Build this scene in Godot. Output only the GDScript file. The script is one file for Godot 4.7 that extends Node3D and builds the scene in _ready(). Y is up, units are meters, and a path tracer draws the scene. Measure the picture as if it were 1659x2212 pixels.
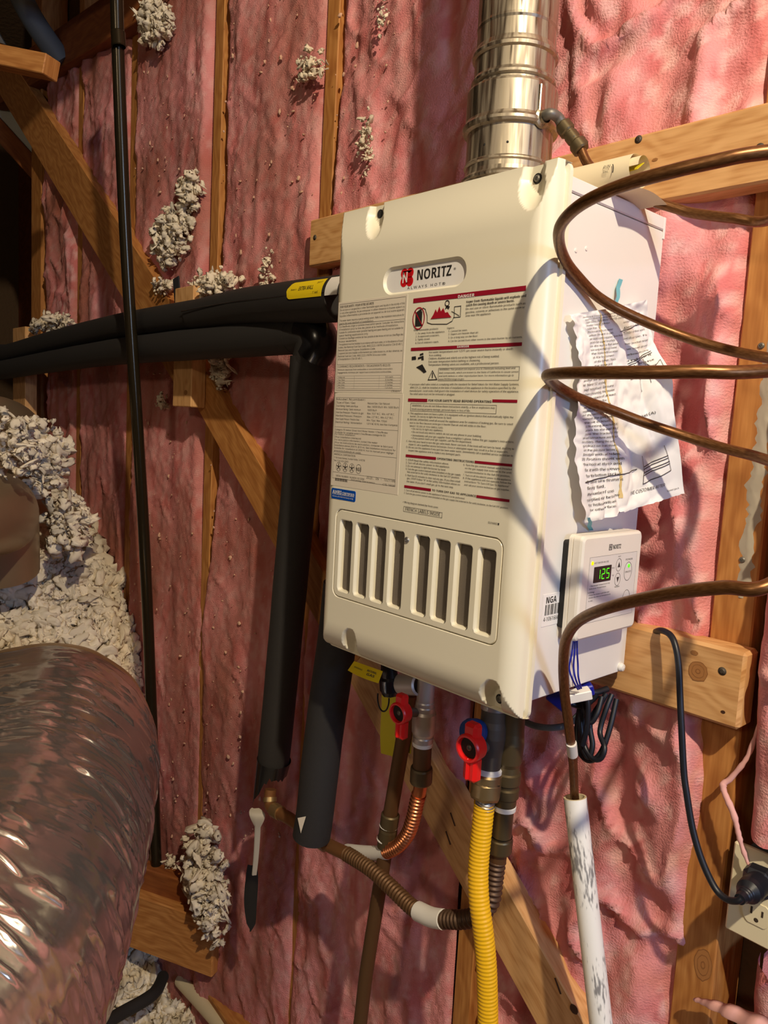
extends Node3D
# A tankless water heater on the insulated gable wall of an attic. Units are metres: x runs along the wall, y is up, z comes out of the wall.
# The right rear bottom corner of the heater casing is the origin; the stud faces are at z = -0.048.

const LAMP := Vector3(1.4, 1.75, 1.08)
const WINDOW := Vector3(3.48, 0.7, 0.8)
const FILL_POS := Vector3(0.9, 1.35, 3.24)  # where the added fill light stands, out of view
var M := {}
var noise := FastNoiseLite.new()
var fine := FastNoiseLite.new()
var cell := FastNoiseLite.new()
var rng := RandomNumberGenerator.new()
var font_sans := SystemFont.new()
var font_bold := SystemFont.new()
var font_mono := SystemFont.new()
var caps := {}


# ------------------------------------------------------------------ mesh builder
class MB:
	var v := PackedVector3Array()
	var n := PackedVector3Array()
	var t := PackedVector2Array()
	var c := PackedColorArray()
	var i := PackedInt32Array()
	var tint := Color.WHITE
	var smooth_from := 0

	func add(p: Vector3, uv := Vector2.ZERO, nn := Vector3.ZERO) -> int:
		v.append(p)
		n.append(nn)
		t.append(uv)
		c.append(tint)
		return v.size() - 1

	# corners run counter-clockwise as seen from outside
	func face(a: int, b: int, d: int) -> void:
		i.append(a)
		i.append(d)
		i.append(b)

	func quad(p: Array, uv: Array = []) -> void:
		var nn: Vector3 = ((p[1] - p[0]).cross(p[2] - p[0]))
		if nn.length_squared() < 1e-16:
			nn = (p[2] - p[0]).cross(p[3] - p[0])
		nn = nn.normalized()
		var s := v.size()
		for k in 4:
			add(p[k], uv[k] if uv.size() else Vector2(p[k].x, p[k].y), nn)
		face(s, s + 1, s + 2)
		face(s, s + 2, s + 3)

	func tri(a: Vector3, b: Vector3, d: Vector3) -> void:
		var nn := (b - a).cross(d - a).normalized()
		var s := v.size()
		for p in [a, b, d]:
			add(p, Vector2(p.x, p.y), nn)
		face(s, s + 1, s + 2)

	# a flat polygon, counter-clockwise seen from outside, in the plane of xf
	func poly(pts: PackedVector2Array, xf: Transform3D, flip := false) -> void:
		var idx := Geometry2D.triangulate_polygon(pts)
		var s := v.size()
		var nn := xf.basis.z.normalized() * (-1.0 if flip else 1.0)
		for p in pts:
			add(xf * Vector3(p.x, p.y, 0), p, nn)
		for k in range(0, idx.size(), 3):
			var a := idx[k]
			var b := idx[k + 1]
			var d := idx[k + 2]
			var cw := (pts[b] - pts[a]).cross(pts[d] - pts[a]) < 0.0
			if cw != flip:
				face(s + a, s + d, s + b)
			else:
				face(s + a, s + b, s + d)

	# a prism on a polygon outline (counter-clockwise seen from +z of xf), with a small chamfer on the front rim
	func prism(pts: PackedVector2Array, z0: float, z1: float, xf := Transform3D(), ch := 0.0) -> void:
		if Geometry2D.is_polygon_clockwise(pts):
			pts = pts.duplicate()
			pts.reverse()
		var top := pts
		if ch > 0.0:
			var ins := Geometry2D.offset_polygon(pts, -ch)
			if ins.size() == 1 and ins[0].size() == pts.size():
				# match the start vertex
				var best := 0
				for k in ins[0].size():
					if ins[0][k].distance_to(pts[0]) < ins[0][best].distance_to(pts[0]):
						best = k
				var r := PackedVector2Array()
				for k in ins[0].size():
					r.append(ins[0][(k + best) % ins[0].size()])
				top = r
		var zc := z1 - (ch if top != pts else 0.0)
		poly(top, xf.translated_local(Vector3(0, 0, z1)))
		poly(pts, xf.translated_local(Vector3(0, 0, z0)), true)
		for k in pts.size():
			var k2 := (k + 1) % pts.size()
			var a := pts[k]
			var b := pts[k2]
			quad([xf * Vector3(a.x, a.y, z0), xf * Vector3(b.x, b.y, z0), xf * Vector3(b.x, b.y, zc), xf * Vector3(a.x, a.y, zc)])
			if top != pts:
				var a2 := top[k]
				var b2 := top[k2]
				quad([xf * Vector3(a.x, a.y, zc), xf * Vector3(b.x, b.y, zc), xf * Vector3(b2.x, b2.y, z1), xf * Vector3(a2.x, a2.y, z1)])

	# a box with chamfered edges, its length along local x; uv in metres along the length
	func box(size: Vector3, xf := Transform3D(), b := 0.002) -> void:
		var h := size * 0.5
		b = minf(b, minf(h.x, minf(h.y, h.z)) * 0.9)
		for ax in 3:
			for s in [-1.0, 1.0]:
				var u := (ax + 1) % 3
				var w := (ax + 2) % 3
				var p := []
				var uvs := []
				for q in [[-1, -1], [1, -1], [1, 1], [-1, 1]]:
					var pt := Vector3.ZERO
					pt[ax] = s * h[ax]
					pt[u] = q[0] * (h[u] - b)
					pt[w] = q[1] * (h[w] - b)
					p.append(xf * pt)
					match ax:
						0: uvs.append(Vector2(pt.y * 0.35 + s * 0.31, pt.z))
						1: uvs.append(Vector2(pt.x, pt.z + s * 0.37))
						_: uvs.append(Vector2(pt.x, pt.y + s * 0.13))
				if s < 0.0:
					p.reverse()
					uvs.reverse()
				quad(p, uvs)
		for ax in 3:
			var u := (ax + 1) % 3
			var w := (ax + 2) % 3
			for su in [-1.0, 1.0]:
				for sw in [-1.0, 1.0]:
					var p := []
					for q in [[-1.0, 0], [1.0, 0], [1.0, 1], [-1.0, 1]]:
						var pt := Vector3.ZERO
						pt[ax] = q[0] * (h[ax] - b)
						pt[u] = su * (h[u] - (b if q[1] == 1 else 0.0))
						pt[w] = sw * (h[w] - (0.0 if q[1] == 1 else b))
						p.append(pt)
					var uvs := []
					for pt in p:
						uvs.append(Vector2(pt.x, pt.y + pt.z))
					var mid: Vector3 = (p[0] + p[2]) * 0.5
					var nn: Vector3 = (p[1] - p[0]).cross(p[2] - p[0])
					mid[ax] = 0.0
					if nn.dot(mid) < 0.0:
						p.reverse()
						uvs.reverse()
					quad([xf * p[0], xf * p[1], xf * p[2], xf * p[3]], uvs)
		for sx in [-1.0, 1.0]:
			for sy in [-1.0, 1.0]:
				for sz in [-1.0, 1.0]:
					var a := Vector3(sx * h.x, sy * (h.y - b), sz * (h.z - b))
					var d := Vector3(sx * (h.x - b), sy * h.y, sz * (h.z - b))
					var e := Vector3(sx * (h.x - b), sy * (h.y - b), sz * h.z)
					if sx * sy * sz > 0.0:
						tri(xf * a, xf * d, xf * e)
					else:
						tri(xf * a, xf * e, xf * d)

	# a lattice of points p[j][i] given row by row; its outside is along (i direction) x (j direction)
	func lattice(pts: PackedVector3Array, w: int, uv := PackedVector2Array(), cols := PackedColorArray()) -> void:
		var s := v.size()
		var hh := pts.size() / w
		v.append_array(pts)
		var nn := PackedVector3Array()
		nn.resize(pts.size())
		for j in hh:
			for k in w:
				var a := pts[j * w + mini(k + 1, w - 1)] - pts[j * w + maxi(k - 1, 0)]
				var b := pts[mini(j + 1, hh - 1) * w + k] - pts[maxi(j - 1, 0) * w + k]
				nn[j * w + k] = a.cross(b).normalized()
		n.append_array(nn)
		if uv.size() == pts.size():
			t.append_array(uv)
		else:
			for p in pts:
				t.append(Vector2(p.x, p.y))
		if cols.size() == pts.size():
			c.append_array(cols)
		else:
			for p in pts:
				c.append(tint)
		for j in hh - 1:
			for k in w - 1:
				var a := s + j * w + k
				face(a, a + 1, a + w + 1)
				face(a, a + w + 1, a + w)

	# a round tube through the points; radius may vary along it
	func tube(path: PackedVector3Array, radii: PackedFloat32Array, sides := 16, caps := true, oval := 1.0) -> void:
		var m := path.size()
		var up := Vector3.UP
		var dir0 := (path[1] - path[0]).normalized()
		if absf(dir0.y) > 0.9:
			up = Vector3.BACK
		var side := dir0.cross(up).normalized()
		var s := v.size()
		var along := 0.0
		var rings := []
		for k in m:
			var d := (path[mini(k + 1, m - 1)] - path[maxi(k - 1, 0)]).normalized()
			side = (side - d * side.dot(d)).normalized()
			var w := side.cross(d).normalized()
			if k:
				along += path[k].distance_to(path[k - 1])
			var r := radii[mini(k, radii.size() - 1)]
			var dr := 0.0
			if m > 1 and radii.size() == m:
				var l := path[mini(k + 1, m - 1)].distance_to(path[maxi(k - 1, 0)])
				dr = (radii[mini(k + 1, m - 1)] - radii[maxi(k - 1, 0)]) / maxf(l, 1e-6)
			for q in sides + 1:
				var a := TAU * q / sides
				var o := side * cos(a) + w * sin(a) * oval
				add(path[k] + o * r, Vector2(along, float(q) / sides), (o - d * dr).normalized())
			rings.append([d, side, w, r])
		for k in m - 1:
			for q in sides:
				var a := s + k * (sides + 1) + q
				face(a, a + sides + 1, a + 1)
				face(a + 1, a + sides + 1, a + sides + 2)
		if caps:
			for e in [0, m - 1]:
				var g: Array = rings[e]
				var nn: Vector3 = g[0] * (-1.0 if e == 0 else 1.0)
				var ctr := add(path[e], Vector2.ZERO, nn)
				var first := v.size()
				for q in sides:
					var a := TAU * q / sides
					add(path[e] + (g[1] * cos(a) + g[2] * sin(a) * oval) * g[3], Vector2(cos(a), sin(a)) * g[3], nn)
				for q in sides:
					var a := first + q
					var b := first + (q + 1) % sides
					if e == 0:
						face(ctr, a, b)
					else:
						face(ctr, b, a)

	# profile of (radius, height) turned about the y axis of xf, heights rising: the outside faces away from the axis
	func lathe(profile: Array, xf := Transform3D(), seg := 48) -> void:
		for k in profile.size() - 1:
			var a: Vector2 = profile[k]
			var b: Vector2 = profile[k + 1]
			if a.is_equal_approx(b):
				continue
			var sl := Vector2(b.y - a.y, a.x - b.x).normalized()
			var s := v.size()
			for q in seg + 1:
				var an := TAU * q / seg
				var o := Vector3(cos(an), 0, sin(an))
				var nn := (xf.basis * (o * sl.x + Vector3(0, sl.y, 0))).normalized()
				add(xf * (o * a.x + Vector3(0, a.y, 0)), Vector2(float(q) / seg, a.y), nn)
				add(xf * (o * b.x + Vector3(0, b.y, 0)), Vector2(float(q) / seg, b.y), nn)
			for q in seg:
				var p := s + q * 2
				face(p, p + 1, p + 3)
				face(p, p + 3, p + 2)

	# a lumpy ball
	func blob(at: Vector3, r: Vector3, nz: FastNoiseLite, rough := 0.35, seg := 10, rows := 7, turn := Basis()) -> void:
		var pts := PackedVector3Array()
		for j in rows + 1:
			var ph := -PI / 2 + PI * j / rows
			for k in seg + 1:
				var th := -TAU * k / seg
				var o := Vector3(cos(ph) * cos(th), sin(ph), cos(ph) * sin(th))
				var q := 1.0 + rough * nz.get_noise_3dv(at * 900.0 + o * 26.0)
				pts.append(at + turn * (o * r * q))
		lattice(pts, seg + 1)

	func mesh(mat: Material) -> ArrayMesh:
		var arr := []
		arr.resize(Mesh.ARRAY_MAX)
		arr[Mesh.ARRAY_VERTEX] = v
		arr[Mesh.ARRAY_NORMAL] = n
		arr[Mesh.ARRAY_TEX_UV] = t
		arr[Mesh.ARRAY_COLOR] = c
		arr[Mesh.ARRAY_INDEX] = i
		var m := ArrayMesh.new()
		m.add_surface_from_arrays(Mesh.PRIMITIVE_TRIANGLES, arr)
		m.surface_set_material(0, mat)
		return m


# ------------------------------------------------------------------ scene helpers
func obj(called: String, mb: MB, mat: Material, parent: Node = self) -> MeshInstance3D:
	var o := MeshInstance3D.new()
	o.name = called
	o.mesh = mb.mesh(mat)
	parent.add_child(o, true)
	return o


func tag(o: Node, label: String, category: String, group := "") -> Node:
	o.set_meta("label", label)
	o.set_meta("category", category)
	if group:
		o.set_meta("group", group)
	return o


func struct(called: String, mb: MB, mat: Material) -> MeshInstance3D:
	var o := obj(called, mb, mat)
	o.set_meta("kind", "structure")
	return o


func thing(called: String, label: String, category: String, at := Vector3.ZERO, group := "") -> Node3D:
	var o := Node3D.new()
	o.name = called
	add_child(o, true)
	o.position = at
	tag(o, label, category, group)
	return o


func stuff(o: Node) -> void:
	o.set_meta("kind", "stuff")


func part_label(o: Node, label: String) -> Node:
	o.set_meta("label", label)
	return o


func smooth_path(pts: Array, per := 8) -> PackedVector3Array:
	var out := PackedVector3Array()
	for k in pts.size() - 1:
		var p0: Vector3 = pts[maxi(k - 1, 0)]
		var p1: Vector3 = pts[k]
		var p2: Vector3 = pts[k + 1]
		var p3: Vector3 = pts[mini(k + 2, pts.size() - 1)]
		for q in per:
			out.append(p1.cubic_interpolate(p2, p0, p3, float(q) / per))
	out.append(pts[-1])
	return out


# points at even steps along a smooth path
func even_path(pts: Array, step: float) -> PackedVector3Array:
	var dense := smooth_path(pts, 40)
	var out := PackedVector3Array([dense[0]])
	var left := step
	for k in range(1, dense.size()):
		var a := dense[k - 1]
		var b := dense[k]
		var l := a.distance_to(b)
		while l >= left:
			a = a.move_toward(b, left)
			out.append(a)
			l = a.distance_to(b)
			left = step
		left -= l
	return out


func radii(r: float) -> PackedFloat32Array:
	return PackedFloat32Array([r])


func tube_of(pts: Array, r: float, sides := 16, per := 8, caps := true) -> MB:
	var mb := MB.new()
	mb.tube(smooth_path(pts, per), radii(r), sides, caps)
	return mb


func corrugated(pts: Array, r: float, depth: float, pitch: float, sides := 20, sharp := 1.0) -> MB:
	var path := even_path(pts, pitch / 6.0)
	var rr := PackedFloat32Array()
	for k in path.size():
		var w := 0.5 + 0.5 * cos(TAU * k / 6.0)
		rr.append(r - depth * (1.0 - pow(w, sharp)))
	var mb := MB.new()
	mb.tube(path, rr, sides)
	return mb


func at(pos: Vector3, x := Vector3.RIGHT, y := Vector3.UP) -> Transform3D:
	var z := x.cross(y).normalized()
	y = z.cross(x).normalized()
	return Transform3D(Basis(x.normalized(), y, z), pos)


# frame whose y axis runs along dir
func along(pos: Vector3, dir: Vector3) -> Transform3D:
	var y := dir.normalized()
	var x := y.cross(Vector3.BACK if absf(y.z) < 0.9 else Vector3.UP).normalized()
	return Transform3D(Basis(x, y, x.cross(y)), pos)


# a timber whose front face has its centre line from a to b, of width w (in the wall plane) and thickness th (into the wall)
func timber(a: Vector3, b: Vector3, w: float, th: float, ch := 0.002) -> MB:
	var mb := MB.new()
	var x := (b - a).normalized()
	var y := Vector3.BACK.cross(x).normalized()
	mb.box(Vector3(a.distance_to(b), w, th), Transform3D(Basis(x, y, x.cross(y)), (a + b) * 0.5 - Vector3(0, 0, th * 0.5)), ch)
	return mb


func rounded(x0: float, y0: float, x1: float, y1: float, r: float, seg := 6) -> PackedVector2Array:
	var p := PackedVector2Array()
	for q in [[x1 - r, y1 - r, 0], [x0 + r, y1 - r, 1], [x0 + r, y0 + r, 2], [x1 - r, y0 + r, 3]]:
		for k in seg + 1:
			var a: float = PI / 2 * (q[2] + float(k) / seg)
			p.append(Vector2(q[0] + r * cos(a), q[1] + r * sin(a)))
	return p


# a screw head with a cross recess, facing +y of xf
func screw_head(xf: Transform3D, r: float, mat: Material, parent: Node, called := "screw") -> MeshInstance3D:
	var mb := MB.new()
	mb.lathe([Vector2(r, -0.001), Vector2(r, 0.0), Vector2(r * 0.93, r * 0.22), Vector2(r * 0.7, r * 0.42), Vector2(r * 0.42, r * 0.5), Vector2(r * 0.36, r * 0.2), Vector2(0.0001, r * 0.2)], xf, 20)
	for k in 2:
		var b := Transform3D(xf.basis.rotated(xf.basis.y.normalized(), 0.6 + PI / 2 * k), xf * Vector3(0, r * 0.32, 0))
		mb.box(Vector3(r * 0.75, r * 0.3, r * 0.12), b, r * 0.02)
	return obj(called, mb, mat, parent)


# ------------------------------------------------------------------ print
# a line of lettering from x0 to x1 on a base line y, capital height h, in the frame xf
func print_line(mb: MB, text: String, x0: float, x1: float, y: float, h: float, xf: Transform3D, font: Font = null, warp = null) -> void:
	var tm := TextMesh.new()
	tm.font = font if font else font_sans
	tm.font_size = 20
	tm.pixel_size = 0.001
	tm.depth = 0.0
	tm.curve_step = 2.0
	tm.text = text
	tm.horizontal_alignment = HORIZONTAL_ALIGNMENT_LEFT
	var arr := tm.get_mesh_arrays()
	if arr.is_empty() or arr[Mesh.ARRAY_VERTEX] == null:
		return
	var vv: PackedVector3Array = arr[Mesh.ARRAY_VERTEX]
	var ii: PackedInt32Array = arr[Mesh.ARRAY_INDEX]
	if vv.is_empty():
		return
	var lo := Vector3.INF
	var hi := -Vector3.INF
	for p in vv:
		lo = lo.min(p)
		hi = hi.max(p)
	if not caps.has(tm.font):
		var probe := TextMesh.new()
		probe.font = tm.font
		probe.font_size = 20
		probe.pixel_size = 0.001
		probe.depth = 0.0
		probe.text = "H"
		caps[tm.font] = probe.get_aabb()
	var cap: AABB = caps[tm.font]
	var base := cap.position.y
	var sx := (x1 - x0) / maxf(hi.x - lo.x, 1e-5)
	var sy := h / maxf(cap.size.y, 1e-5)
	var s := mb.v.size()
	for p in vv:
		var q := Vector3(x0 + (p.x - lo.x) * sx, y + (p.y - base) * sy, 0.0)
		if warp != null:
			mb.add(warp.call(q), Vector2.ZERO, xf.basis.z)
		else:
			mb.add(xf * q, Vector2.ZERO, xf.basis.z)
	for k in range(0, ii.size(), 3):
		mb.i.append(s + ii[k])
		mb.i.append(s + ii[k + 1])
		mb.i.append(s + ii[k + 2])


func bar(mb: MB, x0: float, y0: float, x1: float, y1: float, xf: Transform3D) -> void:
	mb.quad([xf * Vector3(x0, y0, 0), xf * Vector3(x1, y0, 0), xf * Vector3(x1, y1, 0), xf * Vector3(x0, y1, 0)])


func outline(mb: MB, x0: float, y0: float, x1: float, y1: float, w: float, xf: Transform3D) -> void:
	bar(mb, x0, y0, x1, y0 + w, xf)
	bar(mb, x0, y1 - w, x1, y1, xf)
	bar(mb, x0, y0, x0 + w, y1, xf)
	bar(mb, x1 - w, y0, x1, y1, xf)


func ring(mb: MB, ctr: Vector2, r: Vector2, w: float, xf: Transform3D, seg := 28) -> void:
	for k in seg:
		var a := TAU * k / seg
		var b := TAU * (k + 1) / seg
		var p := Vector2(cos(a), sin(a))
		var q := Vector2(cos(b), sin(b))
		var o := [ctr + p * (r - Vector2(w, w)), ctr + p * r, ctr + q * r, ctr + q * (r - Vector2(w, w))]
		var e := []
		for z in o:
			e.append(xf * Vector3(z.x, z.y, 0))
		mb.quad(e)


func stroke(mb: MB, pts: Array, w: float, xf: Transform3D) -> void:
	for k in pts.size() - 1:
		var a: Vector2 = pts[k]
		var b: Vector2 = pts[k + 1]
		var d := (b - a).normalized() * w * 0.5
		var s := Vector2(-d.y, d.x)
		var e := []
		for z in [a - d - s, b + d - s, b + d + s, a - d + s]:
			e.append(xf * Vector3(z.x, z.y, 0))
		mb.quad(e)


func fill(mb: MB, pts: Array, xf: Transform3D) -> void:
	mb.poly(PackedVector2Array(pts), xf)


# ------------------------------------------------------------------ materials
func mat(c: Color, rough := 0.6, metal := 0.0) -> StandardMaterial3D:
	var m := StandardMaterial3D.new()
	m.albedo_color = c
	m.roughness = rough
	m.metallic = metal
	return m


func rgb(r: float, g: float, b: float) -> Color:
	return Color(r / 255.0, g / 255.0, b / 255.0)


func picture(w: int, h: int, f: Callable) -> ImageTexture:
	var data := PackedByteArray()
	data.resize(w * h * 3)
	for y in h:
		for x in w:
			var c: Color = f.call(x, y)
			var k := (y * w + x) * 3
			data[k] = clampi(int(c.r * 255.0), 0, 255)
			data[k + 1] = clampi(int(c.g * 255.0), 0, 255)
			data[k + 2] = clampi(int(c.b * 255.0), 0, 255)
	return ImageTexture.create_from_image(Image.create_from_data(w, h, false, Image.FORMAT_RGB8, data))


func grain(x: int, y: int, w: int, h: int, seed_: float) -> float:
	# wrapping wood grain, long in x
	var a := TAU * x / w
	var q := Vector3(cos(a), sin(a), 0) * 1.4
	var yy := float(y) / h
	var bend := noise.get_noise_3d(q.x * 18 + seed_, q.y * 18, yy * 55) * 0.16
	var rings := sin((yy + bend) * TAU * 9.0 + seed_)
	var fib := fine.get_noise_3d(q.x * 26 + seed_ * 3, q.y * 26, yy * 900)
	return clampf(0.5 + 0.28 * rings * (0.6 + 0.4 * noise.get_noise_2d(yy * 300, seed_)) + 0.34 * fib, 0.0, 1.0)


func bumps(freq: float, octaves: int, kind := FastNoiseLite.TYPE_SIMPLEX_SMOOTH, size := 384) -> NoiseTexture2D:
	var f := FastNoiseLite.new()
	f.noise_type = kind
	f.frequency = freq
	f.fractal_octaves = octaves
	f.seed = 7
	var tx := NoiseTexture2D.new()
	tx.width = size
	tx.height = size
	tx.seamless = true
	tx.noise = f
	return tx


func relief(m: StandardMaterial3D, tx: Texture2D, cm: float, scale: float) -> StandardMaterial3D:
	m.heightmap_enabled = true
	m.heightmap_texture = tx
	m.heightmap_scale = cm
	m.uv1_triplanar = true
	m.uv1_scale = Vector3.ONE * scale
	return m


func make_materials() -> void:
	var wood_a := picture(768, 256, func(x, y):
		var g := grain(x, y, 768, 256, 0.0)
		return rgb(226, 176, 118).lerp(rgb(176, 118, 62), g * g * 0.9))
	var wood_b := picture(768, 256, func(x, y):
		var g := grain(x, y, 768, 256, 5.3)
		return rgb(206, 146, 80).lerp(rgb(150, 88, 34), g * 0.9))
	M.pine = mat(Color.WHITE, 0.62)
	M.pine.albedo_texture = wood_a
	M.pine.uv1_scale = Vector3(1.1, 4.0, 1)
	M.stud = mat(Color.WHITE, 0.68)
	M.stud.albedo_texture = wood_b
	M.stud.uv1_scale = Vector3(0.9, 4.0, 1)
	M.old_wood = mat(rgb(190, 160, 130), 0.75)
	M.old_wood.albedo_texture = wood_b
	M.old_wood.uv1_scale = Vector3(0.8, 3.0, 1)
	M.knot = mat(rgb(168, 114, 62), 0.6)
	M.knot_line = mat(rgb(142, 92, 48), 0.6)
	M.knot_dark = mat(rgb(72, 40, 20), 0.6)
	M.sheathing = relief(mat(rgb(92, 64, 40), 0.85), bumps(0.03, 4), 0.2, 3.0)
	M.floorwood = relief(mat(rgb(66, 48, 32), 0.85), bumps(0.03, 4), 0.2, 3.0)
	M.roofwood = relief(mat(rgb(84, 62, 40), 0.85), bumps(0.03, 4), 0.2, 3.0)
	M.paper_black = mat(rgb(34, 33, 38), 0.8)
	var fibre := bumps(0.035, 5)
	M.batt = relief(mat(Color.WHITE, 0.95), fibre, 0.10, 18.0)
	M.batt.vertex_color_use_as_albedo = true
	M.tuft_pink = mat(rgb(228, 172, 166), 0.95)
	M.wool = relief(mat(rgb(226, 214, 196), 0.95), bumps(0.05, 4), 0.5, 14.0)
	M.wool.vertex_color_use_as_albedo = true
	M.wool_plain = mat(rgb(236, 222, 198), 0.95)
	M.fluff = mat(rgb(208, 166, 140), 0.95)
	M.wool_plain.vertex_color_use_as_albedo = true
	M.cream = mat(rgb(238, 230, 206), 0.36)
	M.cream.clearcoat_enabled = true
	M.cream.clearcoat = 0.25
	M.cream.clearcoat_roughness = 0.25
	M.white = mat(rgb(234, 230, 224), 0.4)
	M.plate_white = mat(rgb(238, 234, 230), 0.35)
	M.sticker = mat(rgb(228, 216, 196), 0.5)
	M.plastic = mat(rgb(232, 226, 214), 0.4)
	M.plastic_grey = mat(rgb(222, 218, 212), 0.45)
	M.ink = mat(rgb(38, 34, 32), 0.6)
	M.ink_soft = mat(rgb(62, 56, 53), 0.6)
	M.dark_red = mat(rgb(150, 14, 40), 0.5)
	M.red = mat(rgb(214, 20, 28), 0.45)
	M.flame = mat(rgb(168, 20, 40), 0.5)
	M.white_ink = mat(rgb(240, 236, 230), 0.5)
	M.blue_label = mat(rgb(0, 74, 168), 0.4)
	M.mesh_grey = relief(mat(rgb(112, 102, 92), 0.7), bumps(0.3, 1, FastNoiseLite.TYPE_CELLULAR, 128), 0.05, 60.0)
	M.gap = mat(rgb(30, 28, 26), 0.8)
	M.steel = mat(rgb(172, 160, 140), 0.42, 0.95)
	M.steel.roughness_texture = bumps(0.02, 4)
	M.steel.roughness = 0.95
	M.steel.uv1_triplanar = true
	M.steel.uv1_scale = Vector3(14, 0.8, 14)
	M.zinc = mat(rgb(190, 188, 186), 0.32, 0.9)
	M.nickel = mat(rgb(200, 192, 184), 0.42, 0.6)
	M.grey_metal = mat(rgb(120, 116, 108), 0.5, 0.6)
	M.grimy = mat(rgb(86, 77, 66), 0.6, 0.35)
	M.brass = mat(rgb(160, 136, 96), 0.42, 0.8)
	M.brass_bright = mat(rgb(204, 180, 120), 0.32, 0.9)
	M.brass_dark = mat(rgb(108, 94, 68), 0.42, 0.7)
	M.copper_old = mat(rgb(140, 98, 60), 0.36, 0.65)
	M.copper_old.albedo_texture = picture(128, 128, func(x, y):
		var g := 0.5 + 0.5 * noise.get_noise_2d(x * 3.0, y * 3.0)
		return rgb(255, 255, 255).lerp(rgb(176, 160, 140), g))
	M.copper_old.uv1_scale = Vector3(6, 1, 1)
	M.copper_dull = mat(rgb(142, 98, 60), 0.5, 0.6)
	M.copper_brown = mat(rgb(104, 74, 46), 0.55, 0.5)
	M.copper = mat(rgb(222, 142, 98), 0.3, 0.95)
	M.flex_dark = mat(rgb(92, 70, 54), 0.5, 0.5)
	M.yellow_hose = mat(rgb(246, 190, 24), 0.42)
	M.yellow = mat(rgb(236, 206, 20), 0.6)
	M.yellow_tag = mat(rgb(206, 190, 24), 0.6)
	M.rubber = relief(mat(rgb(36, 33, 31), 0.72), bumps(0.12, 3), 0.05, 22.0)
	M.black_tape = mat(rgb(24, 24, 26), 0.22)
	M.black_iron = mat(rgb(52, 44, 30), 0.2, 0.6)
	M.cord = mat(rgb(24, 26, 34), 0.42)
	M.wire_blue = mat(rgb(24, 34, 150), 0.4)
	M.red_handle = mat(rgb(232, 30, 28), 0.36)
	M.blue_handle = mat(rgb(10, 60, 130), 0.4)
	M.white_tape = mat(rgb(232, 228, 220), 0.6)
	M.outlet = mat(rgb(236, 224, 190), 0.4)
	M.hole = mat(rgb(60, 46, 34), 0.7)
	M.teal_tape = mat(rgb(110, 178, 190), 0.6)
	M.paper = mat(rgb(240, 238, 236), 0.75)
	M.paper.backlight_enabled = true
	M.paper.backlight = Color(0.25, 0.25, 0.25)
	M.stain = mat(rgb(216, 190, 130), 0.75)
	M.cream_paper = mat(rgb(238, 222, 186), 0.65)
	M.foil = relief(mat(rgb(222, 214, 206), 0.18, 0.92), bumps(0.02, 4), 0.02, 5.0)
	M.foil_roof_tint = mat(rgb(196, 164, 116), 0.36, 0.75)  # tan stands in for the wooden roof mirrored in the foil
	M.foil_dull = mat(rgb(170, 148, 116), 0.42, 0.7)
	M.pale_board = relief(mat(rgb(206, 206, 196), 0.6), bumps(0.02, 3), 0.1, 5.0)
	M.grey_pipe = mat(rgb(96, 104, 108), 0.6)
	M.alcove = mat(rgb(150, 108, 58), 0.8)
	M.alcove.albedo_texture = wood_b
	M.alcove.uv1_scale = Vector3(1, 1.5, 1)
	M.mastic = mat(rgb(176, 166, 148), 0.6)
	M.pvc = mat(Color.WHITE, 0.4)
	M.pvc.albedo_texture = picture(256, 256, func(x, y):
		var a = TAU * y / 256.0
		var g = noise.get_noise_3d(x * 0.35, cos(a) * 9, sin(a) * 9 + 40)
		var s = fine.get_noise_3d(x * 1.6, cos(a) * 60, sin(a) * 60)
		var k = smoothstep(0.10, 0.55, g * 0.8 + 0.75 * s)
		return rgb(250, 248, 244).lerp(rgb(110, 108, 110), k * 0.75))
	M.pvc.uv1_scale = Vector3(2.2, 1, 1)
	M.pvc_cream = mat(rgb(226, 208, 170), 0.5)
	M.bulb = mat(Color(1.0, 0.86, 0.62), 0.4)
	M.bulb.emission_enabled = true
	M.bulb.emission = Color(1.0, 0.9, 0.74)
	M.bulb.emission_energy_multiplier = 6.0
	M.fill_panel = mat(Color(1.0, 0.92, 0.8), 0.4)  # glowing face of the added fill light
	M.fill_panel.emission_enabled = true
	M.fill_panel.emission = Color(1.0, 0.92, 0.8)
	M.fill_panel.emission_energy_multiplier = 2.0
	M.daylight = mat(Color(0.8, 0.88, 1.0), 0.5)
	M.daylight.emission_enabled = true
	M.daylight.emission = Color(0.72, 0.84, 1.0)
	M.daylight.emission_energy_multiplier = 1.2
	M.lcd = mat(rgb(44, 38, 40), 0.25)
	M.green_led = mat(rgb(90, 230, 40), 0.4)
	M.green_led.emission_enabled = true
	M.green_led.emission = Color(0.3, 0.9, 0.08)
	M.green_led.emission_energy_multiplier = 0.9
	M.amber_led = mat(rgb(255, 230, 0), 0.4)
	M.amber_led.emission_enabled = true
	M.amber_led.emission = Color(1.0, 0.85, 0.0)
	M.amber_led.emission_energy_multiplier = 1.0


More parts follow.
